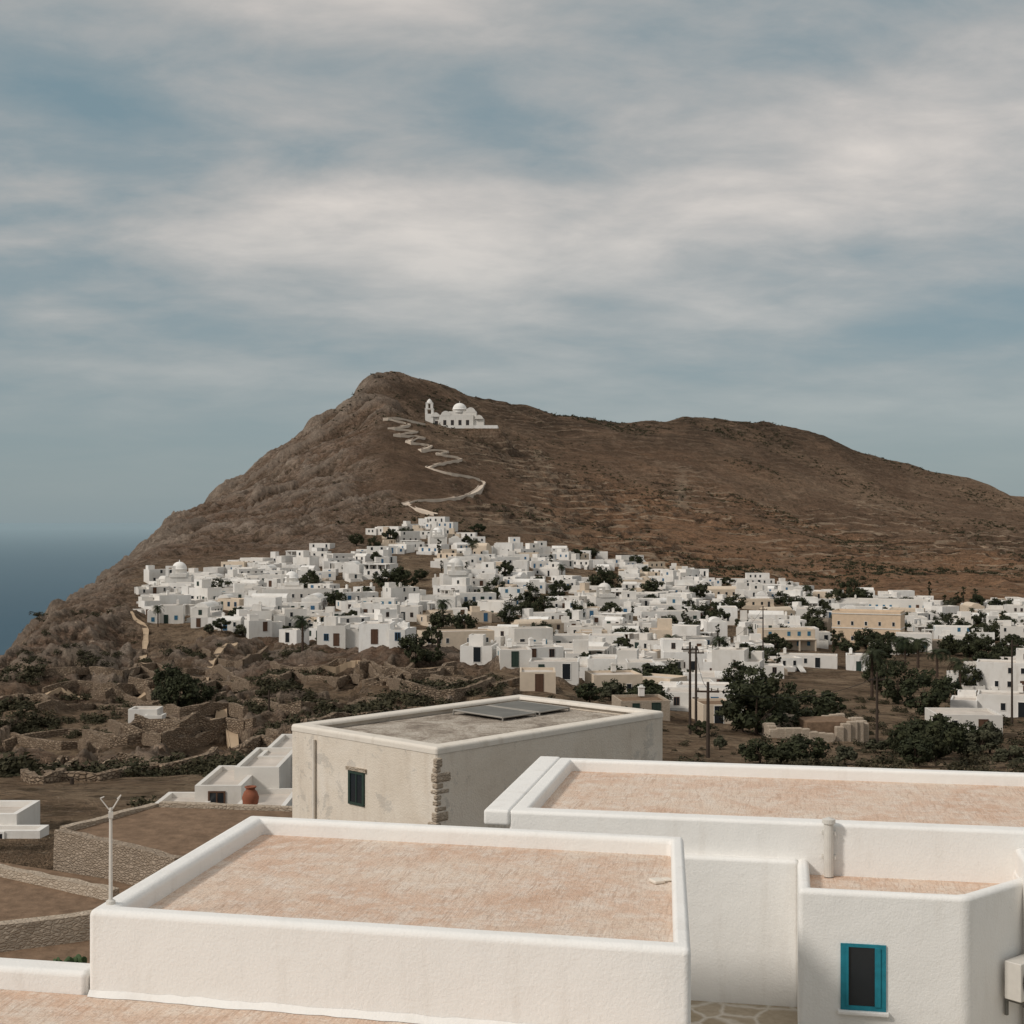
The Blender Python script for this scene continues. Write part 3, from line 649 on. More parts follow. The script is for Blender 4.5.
def place_house(tp,x,y,rz,scale=1,mats=None,label=None,zoff=0):
    me_,parts=tp[0],tp[1]
    if mats: me_=tp[4].mesh('house',mats)
    z=ground(x,y)+zoff
    o=obj('house',me_,(x,y,z),rz,label=label or 'whitewashed cubic house with flat roof on the hillside',category='house',group=VG)
    o.scale=(scale,)*3
    r=random.Random(int(x*31+y*17)); wk=r.choice((0,0,0,1,2,2,4,4,3)); dk=r.choice((0,1,1,2,3))
    for kd,px_,py_,pz_,rot in parts:
        if kd=='window': m_=WIN[wk]
        elif kd=='door': m_=DOOR[dk]
        else: m_=CHIM
        if y>400 and kd=='window' and r.random()<.25: continue
        wr=rz+rot
        if kd!='chimney':
            nx,ny=math.sin(wr),-math.cos(wr)
            if nx*(-x)+ny*(-y)<0: continue
        obj(kd,m_,(px_,py_,pz_),rot,parent=o)
    return o
placed=[]
def free(x,y,r):
    for a_,b_,c in placed:
        if (a_-x)**2+(b_-y)**2<((r+c)*.5)**2*1.0: return False
    return True
Ws=[M_white,M_flatroof]
PROM=[(583,625,658,688,2,Ws,None),(628,656,662,690,1,Ws,None),(664,712,640,672,1,Ws,None),(710,757,650,688,2,Ws,None),(458,500,652,667,4,Ws,None),(498,530,655,670,1,Ws,None),(530,580,664,682,0,Ws,None),
(313,350,628,648,4,Ws,None),(352,398,630,650,2,Ws,None),(418,492,632,648,0,[M_beige,M_flatroof],'sand coloured plastered house with flat roof'),(668,748,692,712,3,Ws,None),
(152,186,606,624,2,Ws,None),(190,226,608,627,1,Ws,None),(243,274,610,628,4,Ws,None),(276,308,612,634,2,Ws,None),(548,588,634,649,1,Ws,None),(590,625,636,652,3,Ws,None),
(985,1060,650,692,1,Ws,None),(940,1005,714,738,0,Ws,None),(975,1050,696,718,2,Ws,None),(838,905,612,645,9,[M_ochre,M_flatroof],'ochre two storey mansion with tall framed windows'),
(762,815,630,650,5,[M_beige,M_flatroof],'brownish house with shaded pergola porch'),(930,985,628,645,2,Ws,None),(618,668,706,720,0,[M_stonelt,M_soil],'small rough stone barn with flat roof'),
(700,752,662,680,4,Ws,None),(640,700,612,624,1,Ws,None),(355,385,606,620,2,Ws,None),(388,420,608,622,1,Ws,None),(838,930,600,611,3,Ws,None),(262,330,590,602,1,Ws,None),
(505,560,646,660,3,Ws,None),(590,640,674,698,0,[M_beige,M_flatroof],'sand coloured plastered house with flat roof'),(1000,1060,606,622,2,Ws,None),(720,775,574,586,1,Ws,None),(850,872,656,672,0,Ws,None),(520,556,682,692,0,[M_beige,M_flatroof],'sand coloured plastered house with flat roof'),
(1000,1050,627,645,4,Ws,None),(780,840,656,668,0,Ws,None),(955,1000,674,690,3,Ws,None),(700,735,713,724,0,[M_beige,M_soil],'small sand coloured shed on bare ground')]
for n_,(a,b_,pt,pb,st,mats,lab) in enumerate(PROM):
    c=(a+b_)/2; q=cast(c,pb,90)
    if q is None: continue
    wv=(b_-a)/F*q.y; hv=(pb-pt)/F*q.y
    if st==9:
        w_=wv; h=hv; mb=MB(); mb.pbox(-w_/2,w_/2,-4,4,-3,h,.25,.5); mb.box(-w_/2-.15,w_/2+.15,-4.15,4.15,h-.75,h-.55,2); mb.box(-w_/2-.1,w_/2+.1,-4.1,4.1,h*.47,h*.5,2)
        parts=[]
        for k_ in range(5):
            x_=-w_/2+w_*(k_+.5)/5; parts.append(('window',x_,-4,h*.57,0)); parts.append(('door' if k_==2 else 'window',x_,-4,.05 if k_==2 else .9,0))
        mats=[M_ochre,M_flatroof,M_white]; tp=(None,parts,w_,h,mb)
    else:
        tot={0:1,1:1,2:1.45,3:1.0,4:1.3,5:1}[st]; hh=hv-(2.1 if st==1 and hv>4.3 else 0)
        if st==1 and hv<=4.3: st=0
        mb,parts=template(wv/tot,5.5,max(2.2,hh),st,500+n_); tp=(None,parts,wv,hh,mb)
    place_house(tp,q.x,q.y+3.0,random.uniform(-.25,.25)-math.atan2(q.x,q.y)*.6,1,mats,lab,0)
    placed.append((q.x,q.y+3.0,max(wv,7)))
q=cast(820,742,85); s_=q.y/F
wv=98*s_; mb=MB(); rn=random.Random(3)
def rubble(x0,y0,x1,y1,hmax):
    n=max(2,int(math.hypot(x1-x0,y1-y0)/.7))
    for k_ in range(n):
        x=x0+(x1-x0)*k_/n; y=y0+(y1-y0)*k_/n; h=hmax*(.8+.2*math.sin(k_*.7))*rn.uniform(.9,1.0); w2=rn.uniform(.40,.5)
        mb.box(x-w2,x+w2,y-.3-rn.uniform(0,.1),y+.3,-2,h)
rubble(-wv/2,-3,wv*.15,-3.2,1.5); rubble(wv*.2,-2.4,wv/2,-1.4,1.8); rubble(wv/2,-1.2,wv*.46,3,1.9); rubble(-wv*.46,3,wv*.46,3.1,2.0); rubble(-wv/2,-3,-wv*.46,3,1.6); mb.box(-wv*.1,wv*.4,-1,2.7,-2,1.6,1)
o=obj('ruined_house',mb.mesh('ruined_house',[M_stonelt,M_soil]),(q.x,q.y+3,q.z),.05,label='low ruined stone building with broken walls',category='house'); placed.append((q.x,q.y+3,10))
bevel(o,.1,2)
def church(px,pb,s,label):
    q=cast(px,pb,90); z=q.z
    c=obj('church',None,(q.x,q.y+3,z),.15,label=label,category='church'); c.scale=(s,)*3
    mb=MB(); mb.pbox(-3.5,3.5,-4.5,4.5,-3,4.2,.2,.2); mb.box(-2.2,2.2,-4.7,4.7,4.0,5.0)
    obj('wall',mb.mesh('wall',Ws),parent=c)
    mb=MB(); mb.lathe([(2.0,4.6),(2.0,6.0),(2.15,6.02),(2.1,6.2)]+[(2.0*math.cos(a_*math.pi/16),6.2+1.9*math.sin(a_*math.pi/16)) for a_ in range(0,8)]+[(.12,8.1),(.1,8.6)],n=20)
    obj('dome',mb.mesh('dome',[M_white],True),parent=c)
    mb=MB(); mb.box(-3.3,-2.5,-4.6,-4.2,4.2,6.6); mb.box(-1.5,-.7,-4.6,-4.2,4.2,6.6); mb.box(-3.3,-.7,-4.62,-4.18,6.6,7.1); obj('belfry',mb.mesh('belfry',[M_white]),parent=c)
    obj('door',DOOR[1],(0,-4.5,0),parent=c)
    placed.append((q.x,q.y+3,8*s))
church(455,592,1.15,'white domed church among village houses')
church(177,592,1.05,'small white domed chapel at the cliff edge of the village')
church(605,612,.95,'white domed chapel surrounded by village houses')
church(437,548,.9,'small white chapel below the hill path')
church(290,600,.9,'white domed chapel on the terraced village edge')
FIXT=[(918,668,5,1.35),(905,674,5,1.1),(937,678,5,1.2),(443,628,5,1.1),(158,627,5,.8),(222,632,0,.8),(950,660,0,1.0),(880,692,3,.9),(898,704,3,.95),(925,715,3,.9),(945,702,1,.85),(872,700,5,1.1),(960,700,5,1.0),
 (742,732,3,.8),(757,735,3,.95),(773,722,3,.95),(790,735,1,.9),(806,726,3,.85),(828,722,0,.8),(985,660,3,1.0),(1002,668,0,.9),(970,690,1,.85),(640,705,0,.7),(655,708,1,.75),(590,705,0,.6),(612,700,1,.6),
 (836,606,0,1.5),(850,604,3,1.3),(862,606,0,1.4),(600,590,3,1.2),(612,592,3,1.1),(655,596,3,1.1),(648,598,0,1.0),(760,640,3,.9),(815,640,0,1.0),(390,545,0,1.2),(400,590,0,1.2),(385,590,3,1.05),
 (478,535,0,1.1),(505,580,0,1.1),(530,605,3,1.0),(545,612,3,1.0),(365,600,0,.9),(300,640,1,.8),(286,638,1,.8),(415,668,0,.6),(430,665,1,.6),(560,600,0,1.1),(575,560,0,1.1),(590,558,1,1.0),(700,600,0,1.1),(735,612,3,1.0),(930,600,4,1.1),(945,612,4,1.0),(975,605,4,1.1),
 (690,640,3,.9),(640,640,1,.9),(622,655,0,.8),(540,640,1,.8),(575,625,3,.9),(670,628,1,.9),(720,628,0,.9),(745,660,0,.8),(800,612,1,1.0),(780,605,3,1.0),(880,625,1,1.0),(900,640,3,1.0),(985,640,1,1.0),(1010,612,3,1.0),(470,612,1,.9),(495,600,3,.9),(420,580,1,.9),(350,575,1,.9),(320,600,1,.8),
 (170,695,1,.8),(185,700,0,.7),(178,712,1,.8),(160,705,2,.7),(200,706,1,.6)]
for px,py,k_,s in FIXT:
    q=cast(px,py,75)
    if q: placed.append((q.x,q.y,2.5))
upx=[150,200,260,330,395,450,480,560,620,700,770,850,1024,1100]; upy=[583,577,566,548,524,524,546,552,562,576,584,600,604,606]
lpx_=[150,210,310,400,430,470,560,620,680,760,800,850,950,1024,1100]; lpy=[622,627,646,642,652,666,680,700,712,690,655,655,652,690,700]
cand=[]; tries=0
while len(cand)<540 and tries<26000:
    tries+=1
    px=random.uniform(156,1060); lo=np.interp(px,upx,upy); hi=np.interp(px,lpx_,lpy)
    py=random.uniform(lo,hi)
    dens=.95 if px<700 else .6
    if px>500 and py>np.interp(px,[500,760,1060],[655,640,640]): dens*=.45
    if fbm(np.array(px/60.),np.array(py/14.),2)>.22 and px>330: continue
    if random.random()>dens: continue
    q=cast(px,py,90)
    if q is None: continue
    ti=random.randrange(len(TEMPL)); tp=TEMPL[ti]
    if tp[3]>3.8 and random.random()<.7: continue
    if not free(q.x,q.y,tp[2]*1.12): continue
    rz=random.choice((0,0,0,.3,-.3,.6,-.5,math.pi/2,-math.pi/2))+random.uniform(-.12,.12)-.1
    placed.append((q.x,q.y,tp[2]*1.12)); cand.append((q.y,q.x,ti,rz,random.random()))
cand.sort()
print('houses',len(cand),'tries',tries)
NI=245
for (y_,x_,ti,rz,rr) in cand[:NI]:
    mats=None; lab=None
    if rr<.08: mats=[M_beige,M_flatroof]; lab='sand coloured plastered house with flat roof'
    elif rr<.11: mats=[M_stonelt,M_flatroof]; lab='bare stone house with flat roof'
    place_house(TEMPL[ti],x_,y_,rz,1,mats,lab)
far=MB()
for (y_,x_,ti,rz,rr) in cand[NI:]:
    mb=TEMPL[ti][4]; c,s=math.cos(rz),math.sin(rz); z_=ground(x_,y_); i=len(far.v)
    far.v+=[(v[0]*c-v[1]*s+x_,v[0]*s+v[1]*c+y_,v[2]+z_) for v in mb.v]
    far.f+=[tuple(i+k_ for k_ in f) for f in mb.f]; far.m+=[(3 if (rr<.1 and mm==0) else mm) for mm in mb.m]
    for kd,a_,b_,pz,rot in TEMPL[ti][1]:
        if kd=='chimney' or rot!=0: continue
        hh_=.95 if kd=='window' else 1.9
        i=len(far.v); pts=[(a_-.35,b_-.03,pz),(a_+.35,b_-.03,pz),(a_+.35,b_-.03,pz+hh_),(a_-.35,b_-.03,pz+hh_)]
        far.v+=[(v[0]*c-v[1]*s+x_,v[0]*s+v[1]*c+y_,v[2]+z_) for v in pts]; far.f.append((i,i+1,i+2,i+3)); far.m.append(2 if rr<.8 else 4)
if cand[NI:]: obj('houses',far.mesh('houses',[M_white,M_flatroof,M_dark,M_beige,M_blue]),label='farthest white flat roofed houses of the village',kind='stuff')

def blocks(name,blks,lab,z0):
    c=Vector(((blks[0][0]+blks[0][1])/2,blks[0][2],z0)); mb=MB()
    for x0,x1,y0,y1,zt in blks: mb.pbox(x0-c.x,x1-c.x,y0-c.y,y1-c.y,-1.5,zt-z0,.2,.22)
    o=obj(name,mb.mesh(name,[M_white,M_flatroof]),c,label=lab,category='house'); return o
hs=blocks('house',[(-15.2,-12.9,58,62,-11.95),(-13.6,-11.6,60,65,-11.3),(-12.4,-10.4,62.5,68,-10.95),(-12.0,-7.5,66,73,-11.05),(-11.6,-9.5,58.5,62.6,-11.9),(-14.2,-12.6,55.5,58.02,-12.25)],'stepped white flat roofed houses at the valley edge',-13.0)
obj('window',WIN[2],(1.4,2,.45),0,parent=hs)
hs2=blocks('house',[(-24.5,-18.4,52,54.6,-10.85),(-22,-17.2,51.0,52.02,-11.25)],'small white flat roofed house beside dry fields',-12.6)
obj('window',WIN[0],(2.6,-1.0,.3),0,parent=hs2)
q=cast(143,726,90)
blocks('house',[(q.x-1.5,q.x+1.4,q.y,q.y+2.5,q.z+1.2),(q.x+.3,q.x+2.1,q.y-.8,q.y+1,q.z+.7)],'tiny low white hut on the terraced slope',q.z)
mb=MB(); mb.lathe([(.16,0),(.22,.05),(.33,.3),(.36,.52),(.28,.74),(.19,.84),(.19,.9),(.25,.94),(.25,.98),(.17,.98),(.15,.86)],n=18)
obj('terracotta_jar',mb.mesh('terracotta_jar',[M_terra],True),(-11.0,58.9,-12.1),label='large terracotta jar standing on a white roof',category='jar')

# ------------------------------------------------------------------ hillside church complex
ch=obj('church',None,(qc.x,qc.y,qc.z-.6),-.03,label='white hillside church with dome and bell tower on a terrace',category='church'); ch.scale=(1.18,)*3
mb=MB(); mb.box(-20,22,-3,-2.2,-5,2.6); mb.box(-20,-19.2,-2.2,12,-5,2.5); mb.box(21.2,22,-2.2,12,-5,2.5); mb.box(-19.2,21.2,-2.2,14,-5,1.3,1)
obj('terrace_wall',mb.mesh('terrace_wall',[M_white,M_flatroof]),parent=ch)
mb=MB(); mb.pbox(-9,9,1,11,1,8.4,.3,.3); mb.pbox(-4,10.5,3,10.5,1,10.4,.3,.3)
mb.pbox(-14.5,-8.9,2,9,1,7.9,.3,.3); mb.pbox(8.8,14.5,2,9,1,6.6,.3,.3)
for c_,r_,zb in ((-5.5,2.6,7.9),(7.5,2.6,9.9),(-11,2.3,7.4),(12,2.1,6.2)):
    n=10; i=len(mb.v)
    for a_ in range(n+1):
        t_=math.pi*a_/n; mb.v+=[(c_+r_*math.cos(t_),.9 if zb<9 else 2.9,zb+r_*math.sin(t_)),(c_+r_*math.cos(t_),10,zb+r_*math.sin(t_))]
    for a_ in range(n): mb.f.append((i+2*a_,i+2*a_+2,i+2*a_+3,i+2*a_+1)); mb.m.append(0)
    mb.f.append(tuple(i+2*a_ for a_ in range(n+1))[::-1]); mb.m.append(0)
obj('wall',mb.mesh('wall',[M_white,M_flatroof]),parent=ch)
mb=MB(); mb.lathe([(3.7,9.8),(3.7,11.4),(3.9,11.45),(3.8,11.7)]+[(3.7*math.cos(a_*math.pi/16),11.7+3.3*math.sin(a_*math.pi/16)) for a_ in range(0,8)]+[(.1,15.0),(.1,16)],c=(1.5,6,0),n=24)
obj('dome',mb.mesh('dome',[M_white],True),parent=ch)
tx=-14.3
mb=MB(); mb.box(tx-2.1,tx+2.1,1.2,5.6,1,9.0)
for z0 in (9.0,12.1):
    s_=1.6 if z0<10 else 1.25
    for sx in (-1,1):
        for sy in (-1,1): mb.box(tx+sx*s_-.6,tx+sx*s_+.6,3.7+sy*s_-.6,3.7+sy*s_+.6,z0,z0+2.4)
    mb.box(tx-s_-.7,tx+s_+.7,3.7-s_-.7,3.7+s_+.7,z0+2.4,z0+2.9)
mb.lathe([(1.5,15),(1.4,15.6),(.9,16.5),(.1,17.1)],c=(tx,3.7,0),n=12)
obj('bell_tower',mb.mesh('bell_tower',[M_white]),parent=ch)
for x_ in (-6,-2,2,6): obj('window',WIN[2],(x_,1.0,3.0),0,parent=ch).scale=(2.2,1.6,2.6)
obj('window',WIN[2],(-10.5,2.0,2.6),0,parent=ch).scale=(2.2,1.6,2.6)
# paths
def catmull(P,n):
    out=[]
    for i in range(len(P)-1):
        p0=P[max(i-1,0)];p1=P[i];p2=P[i+1];p3=P[min(i+2,len(P)-1)]
        for k_ in range(n):
            t_=k_/n; c=.5*((2*p1)+(p2-p0)*t_+(2*p0-5*p1+4*p2-p3)*t_*t_+(-p0+3*p1-3*p2+p3)*t_**3)
            out.append(c.lerp(p1.lerp(p2,t_),.55))
    out.append(P[-1]); return out
def path(pp,hw,mat,dmin,lift=.25,curb=.7,nseg=8,sm=7):
    pts=[cast(a,b_,dmin) for a,b_ in pp]; Q=catmull(pts,nseg)
    for c in Q: c.z=ground(c.x,c.y)
    mb=MB(); n=len(Q); zs=np.array([q_.z for q_ in Q]); zs=np.convolve(np.pad(zs,sm//2,'edge'),[1/sm]*sm,'valid')
    for i,q_ in enumerate(Q):
        d_=(Q[min(i+1,n-1)]-Q[max(i-1,0)]); d_.z=0; d_.normalize(); nn=Vector((-d_.y,d_.x,0)); zz_=max(zs[i],q_.z-.3)+lift; hw2=hw*random.uniform(.8,1.15)
        for s_,dz in ((-1.2,-2.0),(-1.15,curb),(-.9,curb),(-.88,0),(.88,0),(.9,curb),(1.15,curb),(1.2,-2.0)):
            mb.v.append((q_.x+nn.x*(s_*hw2),q_.y+nn.y*(s_*hw2),zz_+dz))
    for i in range(n-1):
        for k_ in range(7): mb.f.append((i*8+k_,i*8+k_+1,(i+1)*8+k_+1,(i+1)*8+k_)); mb.m.append(0)
    obj('path',mb.mesh('path',[mat]),kind='structure')
M_path=simple('pale_stone_path',(.58,.49,.40),.95,.05,.35,.2)
M_dirt=simple('trodden_dirt_path',(.44,.33,.225),.95,.05,.3,.4)
path([(436,516),(405,505),(440,501),(462,496),(483,483),(468,478),(450,474),(428,468),(444,465),(460,460),(438,456),(446,452),(420,451),(430,446),(408,444),(424,439),(396,437),(416,432),(390,429),(408,425),(385,421),(400,419),(424,425)],1.35,M_path,480,.25,.35)
path([(235,646),(212,662),(205,682),(222,702),(214,722),(232,740),(262,752)],.5,M_dirt,80,.15,.05,10,3)
path([(130,612),(146,634),(142,655),(160,672),(150,690)],.5,M_dirt,80,.15,.05,10,3)
path([(20,700),(60,688),(100,700),(150,690),(205,682)],.5,M_dirt,80,.15,.05,10,3)
path([(320,668),(360,662),(400,672),(450,668)],.5,M_dirt,80,.15,.05,10,3)

# ------------------------------------------------------------------ trees
def crown(nleaf,rad,hz,z0,size,rs,clumps=26,flat=1.0):
    r=np.random.RandomState(rs); C=[]
    for k_ in range(clumps):
        v=r.normal(size=3); v/=np.linalg.norm(v); v*=r.uniform(.35,1)**.5; C.append((v[0]*rad,v[1]*rad,z0+hz*.5+v[2]*hz*.5,r.uniform(.22,.42)*rad))
    vs=[];fs=[]
    for k_ in range(nleaf):
        c=C[r.randint(clumps)]; v=r.normal(size=3); v/=np.linalg.norm(v); rr=c[3]*r.uniform(.5,1.05)
        p=np.array(c[:3])+v*rr*np.array([1,1,.8]); a=r.normal(size=3); a/=np.linalg.norm(a); a=a*.6+np.cross(v,[0,0,1.])*.7; b=np.cross(v+r.normal(size=3)*.5,a); b/=np.linalg.norm(b)+1e-6; s=size*r.uniform(.6,1.4)
        i=len(vs); vs+= [tuple(p-a*s),tuple(p+b*s*.6),tuple(p+a*s),tuple(p-b*s*.6)]; fs.append((i,i+1,i+2,i+3))
    return vs,fs,C
TREES=[]
for k_,(rad,hz,z0,mat,fl) in enumerate([(2.3,3.6,.9,M_leaf,1),(2.9,3.4,.5,M_leaf,1),(2.0,2.6,.6,M_olive,1),(3.1,4.8,.5,M_leaf,1),(.85,6.5,.4,M_leaf,1)]):
    vs,fs,C=crown(2000,rad,hz,z0,.26 if rad>1 else .2,40+k_,22)
    me_=bpy.data.meshes.new('crown'); me_.from_pydata(vs,[],fs); me_.materials.append(mat)
    mb=MB(); mb.tube((0,0,-.6),(.1,.05,z0+.5),.22,.15,8); mb.tube((.1,.05,z0+.5),(0,0,z0+hz*.6),.14,.05,6)
    for j in range(5):
        c=C[j]; mb.tube((.08,.04,z0+.3),(c[0]*.8,c[1]*.8,c[2]),.09,.03,5)
    TREES.append((mb.mesh('trunk',[M_bark]),me_))
vs=[];fs=[]; r=random.Random(5)
for k_ in range(34):
    az_=r.uniform(0,6.28); e0=r.uniform(-.3,1.3); L_=r.uniform(2.0,2.7); p=Vector((0,0,5.2)); e=e0
    dh=Vector((math.cos(az_),math.sin(az_),0)); side=Vector((-math.sin(az_),math.cos(az_),0)); n=9
    for j in range(n):
        e-=.22; st=L_/n; np_=p+dh*math.cos(e)*st+Vector((0,0,1))*math.sin(e)*st
        wl=.6*math.sin(math.pi*(j+.8)/(n+.6))
        for s_ in (-1,1):
            for q_ in (0,.5):
                a_=p.lerp(np_,q_); i=len(vs); tip=a_+side*s_*wl+dh*.18+Vector((0,0,-.22*wl-.05)); wv=(np_-p)*.36
                vs+=[tuple(a_),tuple(a_+wv),tuple(tip)]; fs.append((i,i+1,i+2))
        p=np_
me_=bpy.data.meshes.new('crown'); me_.from_pydata(vs,[],fs); me_.materials.append(M_palm)
mb=MB()
for j in range(12): mb.tube((0,0,-.6+j*.49),(0,0,-.6+(j+1)*.49),.24-.004*j,.19-.004*j,9)
PALM=(mb.mesh('trunk',[M_bark]),me_)
TL={0:'dark leafy evergreen tree growing among village houses',1:'broad dark green tree growing beside houses',2:'grey green olive tree on dry ground',3:'large dark evergreen tree with dense crown',4:'slim dark cypress tree standing beside a house',5:'date palm with drooping fronds among houses'}
NTREE=[0]
def tree(k_,x,y,s):
    NTREE[0]+=1
    if NTREE[0]>298: return
    T_=PALM if k_==5 else TREES[k_]
    o=obj('palm_tree' if k_==5 else 'tree',T_[0],(x,y,ground(x,y)),random.uniform(0,6.28),label=TL[k_],category='palm tree' if k_==5 else 'tree',group='trees of the village and valley')
    o.scale=(s*random.uniform(.85,1.15),s*random.uniform(.85,1.15),s*random.uniform(.75,1.2)); obj('crown',T_[1],parent=o)
def treepx(px,py,k_,s,dmin=75):
    q=cast(px,py,dmin)
    if q: tree(k_,q.x,q.y,s)
for px,py,k_,s in FIXT: treepx(px,py,k_,s)
r=random.Random(11)
for n_ in range(20):
    px=r.uniform(862,1000); treepx(px,r.uniform(752,768),r.choice((0,1,3,2)),r.uniform(.35,.65),78)
for px,py,k_,s in [(760,764,1,.45),(785,766,0,.4),(805,765,1,.5),(845,765,2,.45),(1010,768,2,.5),(720,750,2,.35),(700,738,0,.4)]: treepx(px,py,k_,s,75)
c_=0
while c_<190:
    px=r.uniform(200,1060); lo=np.interp(px,upx,upy); hi=np.interp(px,lpx_,lpy)+8; q=cast(px,r.uniform(lo,hi),90)
    if px<450 and r.random()<.5: continue
    if q is None or not free(q.x,q.y,1.0): continue
    tree(r.choice((0,1,3,0,2,4,5) if r.random()<.6 else (0,3,1)),q.x,q.y,r.uniform(.55,1.1)); c_+=1

def scatter(name,pts,szs,tv,mat,label,cat,fl=.8):
    rr=np.random.RandomState(9); out=[]
    for (x,y,z),s in zip(pts,szs):
        T_=tv[rr.randint(len(tv))]; an_=rr.rand()*6.28; c,s2=math.cos(an_),math.sin(an_)
        out.append(np.stack([(T_[:,0]*c-T_[:,1]*s2)*s+x,(T_[:,0]*s2+T_[:,1]*c)*s+y,T_[:,2]*s*fl+z],1))
    A=np.concatenate(out); me_=bpy.data.meshes.new(name); nf=len(A)//3
    me_.vertices.add(len(A)); me_.vertices.foreach_set('co',A.astype(np.float32).ravel()); me_.loops.add(nf*3); me_.loops.foreach_set('vertex_index',np.arange(nf*3,dtype=np.int32))
    me_.polygons.add(nf); me_.polygons.foreach_set('loop_start',np.arange(0,nf*3,3,dtype=np.int32)); me_.polygons.foreach_set('loop_total',np.full(nf,3,dtype=np.int32)); me_.update(); me_.validate(); me_.materials.append(mat)
    obj(name,me_,kind='stuff',label=label,category=cat)
def shrubs(name,pts,szs,nl,mat,leaf):
    rr=np.random.RandomState(9); tv=[]
    for k_ in range(6):
        C=rr.normal(size=(7,3))*np.array([.4,.4,.15])+np.array([0,0,.35]); L=[]
        for j in range(nl):
            c=C[rr.randint(7)]; v=rr.normal(size=3); v/=np.linalg.norm(v); p=c+v*.32*np.array([1,1,.8]); a=rr.normal(size=3); a/=np.linalg.norm(a); b=np.cross(a,v); b/=np.linalg.norm(b)+1e-6
            L+=[p-a*leaf,p+b*leaf*.8,p+a*leaf]
        tv.append(np.array(L))
    scatter(name,pts,szs,tv,mat,'scattered dark scrub bushes covering the dry slope','shrubs')
rr=np.random.RandomState(21); pts=[];sz=[]
while len(pts)<1500:
    px=rr.uniform(-60,640); dd_=math.exp(rr.uniform(math.log(62),math.log(330))); x=(px-512)/F*dd_
    n=float(fbm(np.array(x/12),np.array(dd_/12),4))
    if n<rr.uniform(.0,.35): continue
    if dd_>275 and px>140: continue
    if not free(x,dd_,2): continue
    if -16<x<-7 and dd_<74: continue
    if dd_<72 and px<60: continue
    pts.append((x,dd_,ground(x,dd_)-.1)); sz.append(rr.uniform(.4,1.0)+max(0,n)*2.6)
shrubs('shrubs',pts,sz,130,M_shrub,.16)
pts=[];sz=[]
while len(pts)<400:
    px=rr.uniform(560,1100); dd_=rr.uniform(80,210); x=(px-512)/F*dd_
    if px<760 and rr.rand()<.5: continue
    if not free(x,dd_,2): continue
    pts.append((x,dd_,ground(x,dd_)-.1)); sz.append(rr.uniform(.3,1.3))
shrubs('shrubs',pts,sz,130,M_shrub,.16)
pts=[];sz=[]
while len(pts)<6000:
    px=rr.uniform(330,1200); dd_=rr.uniform(560,1280); x=(px-512)/F*dd_
    n=float(fbm(np.array(x/45),np.array(dd_/45),4))
    if n<rr.uniform(-.15,.35): continue
    pts.append((x,dd_,ground(x,dd_)-.3)); sz.append(rr.uniform(.6,1.5)+max(0,n)*1.8)
shrubs('shrubs',pts,sz,20,M_shrub,.34)
import bmesh
tv=[]
for k_ in range(7):
    bm=bmesh.new(); rk_=np.random.RandomState(70+k_)
    P_=rk_.normal(size=(16,3)); P_/=np.linalg.norm(P_,axis=1)[:,None]; P_*=rk_.uniform(.6,1,size=(16,1)); P_*=np.array([1,.75,.85])
    for p_ in P_: bm.verts.new(p_)
    res=bmesh.ops.convex_hull(bm,input=bm.verts[:]); bmesh.ops.triangulate(bm,faces=bm.faces[:])
    tv.append(np.array([v.co[:] for f in bm.faces for v in f.verts])); bm.free()
def gv(A,x,y):
    px=512+F*x/y; i=int(min(max((px-PX[0])/(PX[1]-PX[0]),0),NC-1)); j=int(min(np.searchsorted(DD,y),NR-1)); return A[i,j]
pts=[];sz=[]
while len(pts)<520:
    px=rr.uniform(-80,620); dd_=math.exp(rr.uniform(math.log(85),math.log(340))); x=(px-512)/F*dd_
    if gv(rock,x,dd_)<rr.uniform(.4,1): continue
    if dd_>262 and px>140: continue
    if not free(x,dd_,3): continue
    s=min(.2+rr.exponential(.35),1.2)
    pts.append((x,dd_,ground(x,dd_)-.4*s)); sz.append(s)
scatter('boulders',pts,sz,tv,M_rock,'angular weathered boulders and outcrops on the slope','rocks',.8)

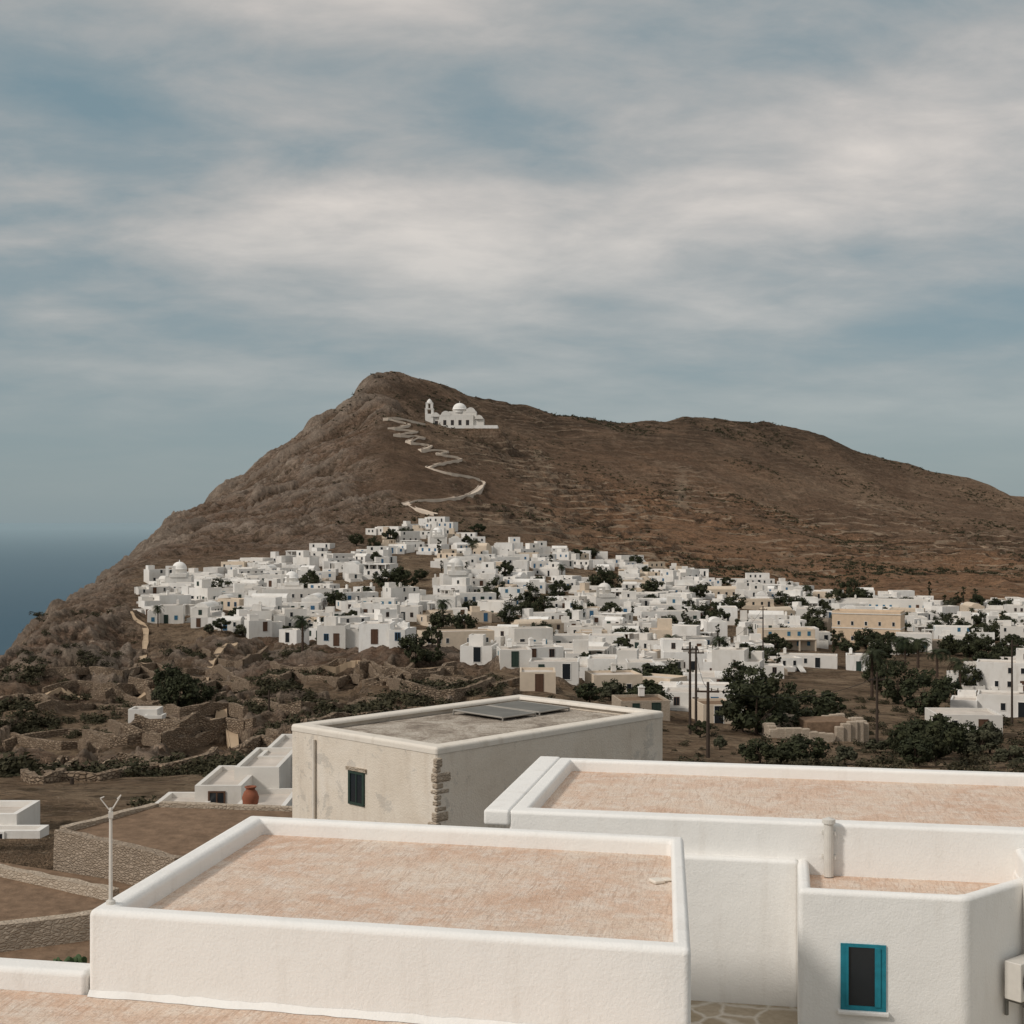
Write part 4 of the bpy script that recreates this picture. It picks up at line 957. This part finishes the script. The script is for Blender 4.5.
r=random.Random(4)
for n_ in range(70):
    px0=r.uniform(-20,440); py0=r.uniform(645,770); L_=r.uniform(40,140); A=r.uniform(-14,18); P_=[]
    ok=True
    for k_ in range(9):
        t_=k_/8; q=cast(px0+L_*t_,py0+A*math.sin(math.pi*t_)+r.uniform(-1,1),62)
        if q is None or (P_ and (q-P_[-1]).length>30): ok=False; break
        if -17<q.x<-6 and q.y<76: ok=False; break
        P_.append(q)
    if not ok or P_[0].y>300: continue
    far_=P_[0].y>110
    stone_wall(P_,r.uniform(.5,1.0) if far_ else r.uniform(.35,.6),.5,M_stonefar,'dry stone terrace wall following the slope',seg=1.2,jit=.12,group='dry stone terrace walls on the slope')

# ------------------------------------------------------------------ poles
def pole(px,pt,d_,lab='dark wooden utility pole with crossarm'):
    x=(px-512)/F*d_; z=ground(x,d_); H=-(pt-HY)/F*d_-z
    o=obj('utility_pole',None,(x,d_,z),random.uniform(-.3,.3),label=lab,category='utility pole',group='wooden utility poles')
    mb=MB(); mb.tube((0,0,-.5),(0,0,H),.15,.10,8); obj('post',mb.mesh('post',[M_wood]),parent=o)
    mb=MB(); mb.box(-.8,.8,-.06,.06,H-.75,H-.62)
    for x_ in (-.7,0.25,.7): mb.tube((x_,0,H-.62),(x_,0,H-.42),.05,.03,6)
    obj('crossarm',mb.mesh('crossarm',[M_wood]),parent=o); return Vector((x,d_,z+H-.45))
tops=[pole(708,682,100),pole(690,642,132),pole(696,646,140),pole(877,672,125),pole(269,690,150),pole(763,606,260),pole(72,778,75),pole(560,655,210),pole(1012,640,170)]
def cable(a,b_,sag):
    mb=MB(); p=None
    for k_ in range(17):
        t_=k_/16; q=a.lerp(b_,t_); q.z-=sag*4*t_*(1-t_); q=q-a
        if p is not None: mb.tube(p,q,.02,.02,4)
        p=q
    obj('overhead_cable',mb.mesh('overhead_cable',[M_cable]),a,label='thin black overhead cable strung between poles',category='cable',group='overhead cables')
cable(tops[0],tops[3],1.2); cable(tops[0],tops[2],.8); cable(tops[2],tops[5],1.5)
